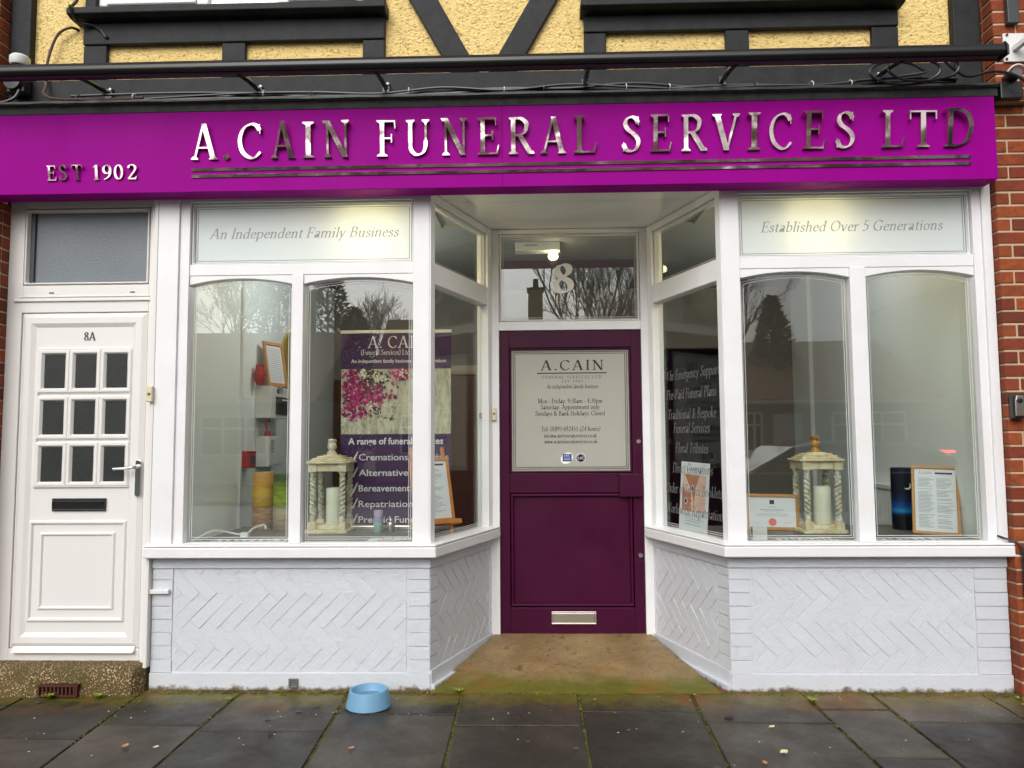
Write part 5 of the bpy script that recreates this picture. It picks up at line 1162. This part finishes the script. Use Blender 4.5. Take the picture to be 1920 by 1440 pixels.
# radiator on the right room wall
T = thing('radiator', 'white ribbed radiator on the right inside wall', 'radiator', (2.6, 1.3, -.7))
m = MB(); m.box(2.615, 2.634, .98, 1.75, -1.0, -.36); m.build('back_panel', 'white_plastic', T)
m = MB()
for k in range(18): m.box(2.575, 2.6145, .99 + k * .043, .99 + k * .043 + .024, -.985, -.395)
m.build('convector_ribs', 'white_plastic', T, bevel=.006)
m = MB(); m.box(2.565, 2.634, .98, 1.77, -.394, -.362); m.build('top_grille', 'white_plastic', T, bevel=.004)
# lit fittings inside, plus added fill lights that have no fitting
def point(x, y, z, e, r=.03, c=(1, .84, .58)):
    l = bpy.data.lights.new('lamp', 'POINT'); l.energy = e; l.color = c; l.shadow_soft_size = r
    o = bpy.data.objects.new('lamp_and_fill_light', l); COL.objects.link(o); o.location = (x, y, z + G); return o
for x, y, lb in ((-1.0, .17, 'lit ceiling spot glowing behind the frosted left pane'), (1.69, .17, 'lit ceiling spot glowing behind the frosted right pane')):
    T = thing('ceiling_spot', lb, 'ceiling lamp', (x, y, CZ))
    m = MB(); m.lathe([(.018, CZ), (.018, 1.36), (.026, 1.355), (.028, 1.33), (.024, 1.33), (.022, 1.345), (0, 1.346)], (x, y, 0), 20); m.build('housing', 'white_plastic', T, smooth=True)
    m = MB(); m.lathe([(0, 1.334), (.010, 1.335), (.014, 1.340), (.010, 1.3455), (0, 1.3455)], (x, y, 0), 18); m.build('bulb', 'lamp', T, smooth=True)
    point(x, y, 1.27, 10, .012, (1, .76, .38))
T = thing('emergency_light', 'grey emergency light fitting with lit lamp seen through the fanlight', 'light fitting', (.0, 1.4, 1.45))
m = MB(); m.box(-.135, .215, 1.38, 1.50, 1.452, 1.5195); m.build('housing', 'white_plastic', T, bevel=.005)
m = MB(); m.box(-.06, .04, 1.378, 1.3798, 1.49, 1.496); m.build('printed_strip', 'dark_grey', T)
m = MB(); m.lathe([(0, 1.385), (.03, 1.39), (.04, 1.41), (.03, 1.44), (.02, 1.451)], (.16, 1.42, 0), 16); m.build('bulb', 'lamp', T, smooth=True)
point(.16, 1.36, 1.36, .8)
point(-1.3, 1.15, 1.22, 16, .015, (.93, .98, 1)); point(1.95, 1.15, 1.22, 8, .015, (.95, .98, 1))  # added fill lights without a fitting, to brighten side walls and frosted panes
# ------------------------------------------------------------------ the far side of the street, seen in the glass and the mirrored letters
def bungalow(x0, x1, y, eave, ridge, wallmat, label, chim, wins, door):
    T = thing('bungalow', label, 'house', ((x0 + x1) / 2, y, GZ))
    e, r = eave - G, ridge - G
    m = MB(); m.box(x0, x1, y - 8, y, GZ, e); m.build('wall', wallmat, T)
    m = MB(); m.prismx([(y + .45, e - .12), (y + .45, e), (y - 4, r), (y - 8.45, e), (y - 8.45, e - .12), (y - 4, r - .14)], x0 - .4, x1 + .4); rf = m.build('roof', 'tile', T)
    m = MB()
    for cx in chim: m.box(cx - .3, cx + .3, y - 4.3, y - 3.7, r - .6, r + 1.35); m.box(cx - .36, cx + .36, y - 4.37, y - 3.63, r + 1.36, r + 1.48); m.lathe([(.12, 0), (.10, .4)], (cx, y - 4, r + 1.48), 10)
    m.build('chimney', 'house_brick', T)
    m = MB(); m.box(x0 - .4, x1 + .4, y + .46, y + .55, e - .14, e - .03); m.build('gutter', 'white_paint', T)
    for a, b in wins:
        z0, z1 = GZ + .9, GZ + 2.2; m = MB(); m.ring(a, b, z0, z1, .08, y - .02, y + .06)
        n = 3
        for k in range(1, n): m.box(a + (b - a) * k / n - .04, a + (b - a) * k / n + .04, y, y + .05, z0 + .08, z1 - .08)
        m.box(a + .08, b - .08, y, y + .045, z0 + .85, z0 + .92); f = m.build('window', 'white_paint', T)
        m = MB(); m.box(a + .08, b - .08, y + .002, y + .01, z0 + .08, z1 - .08); m.build('pane', 'car_glass', f)
    m = MB(); m.box(door - .45, door + .45, y + .002, y + .05, GZ + .1, GZ + 2.15); m.build('front_door', 'white_paint', T)
bungalow(-16, -7.2, -19, 2.7, 5.4, 'render_w', 'white rendered bungalow with a tiled roof across the street', (-8.5,), ((-14.6, -12.4), (-10.6, -8.4)), -11.5)
bungalow(-5.2, 4.6, -20, 2.6, 6.0, 'house_brick', 'dark brick bungalow with two chimneys across the street', (-3.9, .1), ((-4.4, -2.0), (1.2, 3.8)), -.6)
bungalow(6.0, 12.6, -20, 2.6, 5.0, 'house_brick', 'small brick bungalow with a white door across the street', (), ((6.6, 7.4), (9.6, 12)), 8.2)
T = thing('house', 'taller pale brick house with a flat roofed bay across the street', 'house', (18, -21, GZ))
m = MB(); m.box(14.4, 24, -29, -21, GZ, 5.2); m.build('wall', 'render_w', T)
m = MB(); m.prismx([(-20.5, 5.1), (-25, 8.2), (-29.5, 5.1)], 14, 24.4); m.build('roof', 'tile', T)
for a in (15.4, 18.6, 21.4):
    m = MB(); m.ring(a, a + 1.8, 2.2, 3.6, .1, -21.02, -20.94); f = m.build('window', 'white_paint', T)
    m = MB(); m.box(a + .1, a + 1.7, -20.99, -20.96, 2.3, 3.5); m.build('pane', 'car_glass', f)
def bare_tree(name, label, x, y, h, seed, spread=.5, lev=6):
    T = thing(name, label, 'tree', (x, y, GZ)); q = random.Random(seed); tr = MB(); cr = MB()
    def grow(p, d, l, r, k):
        pts = [p]; n = 4
        for i in range(n):
            d = (d + Vector((q.gauss(0, .10), q.gauss(0, .10), q.gauss(.04, .06)))).normalized(); pts.append(pts[-1] + d * l / n)
        (tr if k < 2 else cr).tube(pts, [r * (1 - .45 * i / n) for i in range(n + 1)], 6 if k < 2 else (4 if k < 4 else 3), False)
        if k >= lev: return
        for j in range(3 if k < 1 else q.choice((3, 4))):
            s = pts[q.choice((2, 3, 4)) if k else q.choice((3, 4))]
            a = q.uniform(0, 6.28); ax = d.orthogonal().normalized(); ax.rotate(Matrix.Rotation(a, 3, d))
            nd = (d + ax * q.uniform(spread * .6, spread * 1.3) + Vector((0, 0, .12))).normalized()
            grow(s, nd, l * q.uniform(.62, .80), max(.009, r * .52), k + 1)
    grow(Vector((x, y, GZ)), Vector((0, 0, 1)), h * .33, h * .022, 0)
    tr.build('trunk', 'bark', T); cr.build('crown', 'twig', T); return T
bare_tree('bare_tree', 'big bare winter tree behind the dark brick bungalow', 2.7, -31, 14.5, 1)
bare_tree('bare_tree', 'bare winter tree just behind the biggest bare one', 4.9, -34, 14, 12)
bare_tree('bare_tree', 'bare winter tree by the gap right of the dark bungalow', 8.2, -29, 12, 7)
bare_tree('bare_tree', 'bare winter tree behind the white bungalow', -14, -30, 10.5, 3)
bare_tree('bare_tree', 'smaller bare tree between the white and brick bungalows', -6.2, -27, 8.5, 5)
def conifer(x, y, h, r, seed, label):
    T = thing('conifer', label, 'tree', (x, y, GZ)); q = random.Random(seed)
    m = MB(); m.tube([(x, y, GZ), (x, y, GZ + h * .9)], [.16, .03], 7); m.build('trunk', 'bark', T)
    m = MB()
    for k in range(3600):
        t = q.random() ** .8; a = q.uniform(0, 6.28); rr = r * (1 - t) ** .7 * (.35 + .65 * min(1, t * 6)) * q.uniform(.45, 1.08) * (1 + .18 * math.sin(a * 3 + t * 9))
        c = Vector((x + rr * math.cos(a), y + rr * math.sin(a), GZ + .5 + t * (h - .5))); s = q.uniform(.10, .26)
        d = Vector((math.cos(a), math.sin(a), q.uniform(.0, .9))).normalized(); o_ = d.cross(Vector((q.uniform(-1, 1), q.uniform(-1, 1), 1))).normalized()
        m.add([c - o_ * s * .4, c + o_ * s * .4, c + d * s * 1.2], [(0, 1, 2)])
    m.build('crown', 'conifer', T)
conifer(8.6, -22.5, 6.4, 1.35, 2, 'dark upright conifer beside the small bungalow'); conifer(-9.2, -28.5, 9.2, 2.3, 3, 'dark tall conifer behind the white bungalow chimney')
conifer(-11.8, -29.5, 9.8, 2.6, 8, 'dark broad conifer left of its taller neighbour'); conifer(-6.9, -24, 6.4, 1.6, 11, 'dark small conifer in the gap between bungalows'); conifer(15.6, -19.5, 6.2, 1.5, 9, 'dark conifer in front of the taller pale house')
# parked car across the road
T = thing('parked_car', 'dark estate car parked on the road with a lit red brake lamp', 'car', (4.6, -8.6, GZ - .12))
g0 = GZ - .12
side = [(2.3, .35), (2.25, .62), (2.45, .80), (3.35, .93), (4.15, 1.38), (4.6, 1.46), (6.2, 1.45), (6.72, 1.22), (6.85, .95), (6.9, .6), (6.85, .32)]
m = MB(); m.prism([(a, g0 + b) for a, b in side], -9.45, -7.7); m.build('body', 'car_paint', T, bevel=.07, seg=4)
m = MB(); m.prism([(a, g0 + b) for a, b in ((3.55, .97), (4.2, 1.34), (4.62, 1.40), (6.1, 1.39), (6.5, 1.2), (6.55, .97))], -9.46, -7.69); m.build('side_windows', 'car_glass', T, bevel=.01)
m = MB(); m.tube([(3.42, -7.66, g0 + .955), (6.6, -7.66, g0 + .96)], .012, 6); m.build('chrome_strip', 'chrome', T)
for wx in (3.05, 6.0):
    for wy in (-7.72, -9.43):
        m = MB(); m.lathe([(.2, -.1), (.31, -.1), (.33, -.06), (.33, .06), (.31, .1), (.2, .1)], (wx, wy, g0 + .33), 26, axis='y'); wl = m.build('wheel', 'tyre', T, smooth=True)
        m = MB(); m.lathe([(0, -.09), (.2, -.095), (.205, .095), (0, .09)], (wx, wy, g0 + .33), 22, axis='y'); m.build('rim', 'steel', wl)
m = MB(); m.box(6.60, 6.69, -8.2, -7.66, g0 + 1.27, g0 + 1.31); m.build('brake_lamp', 'tail', T, bevel=.01)
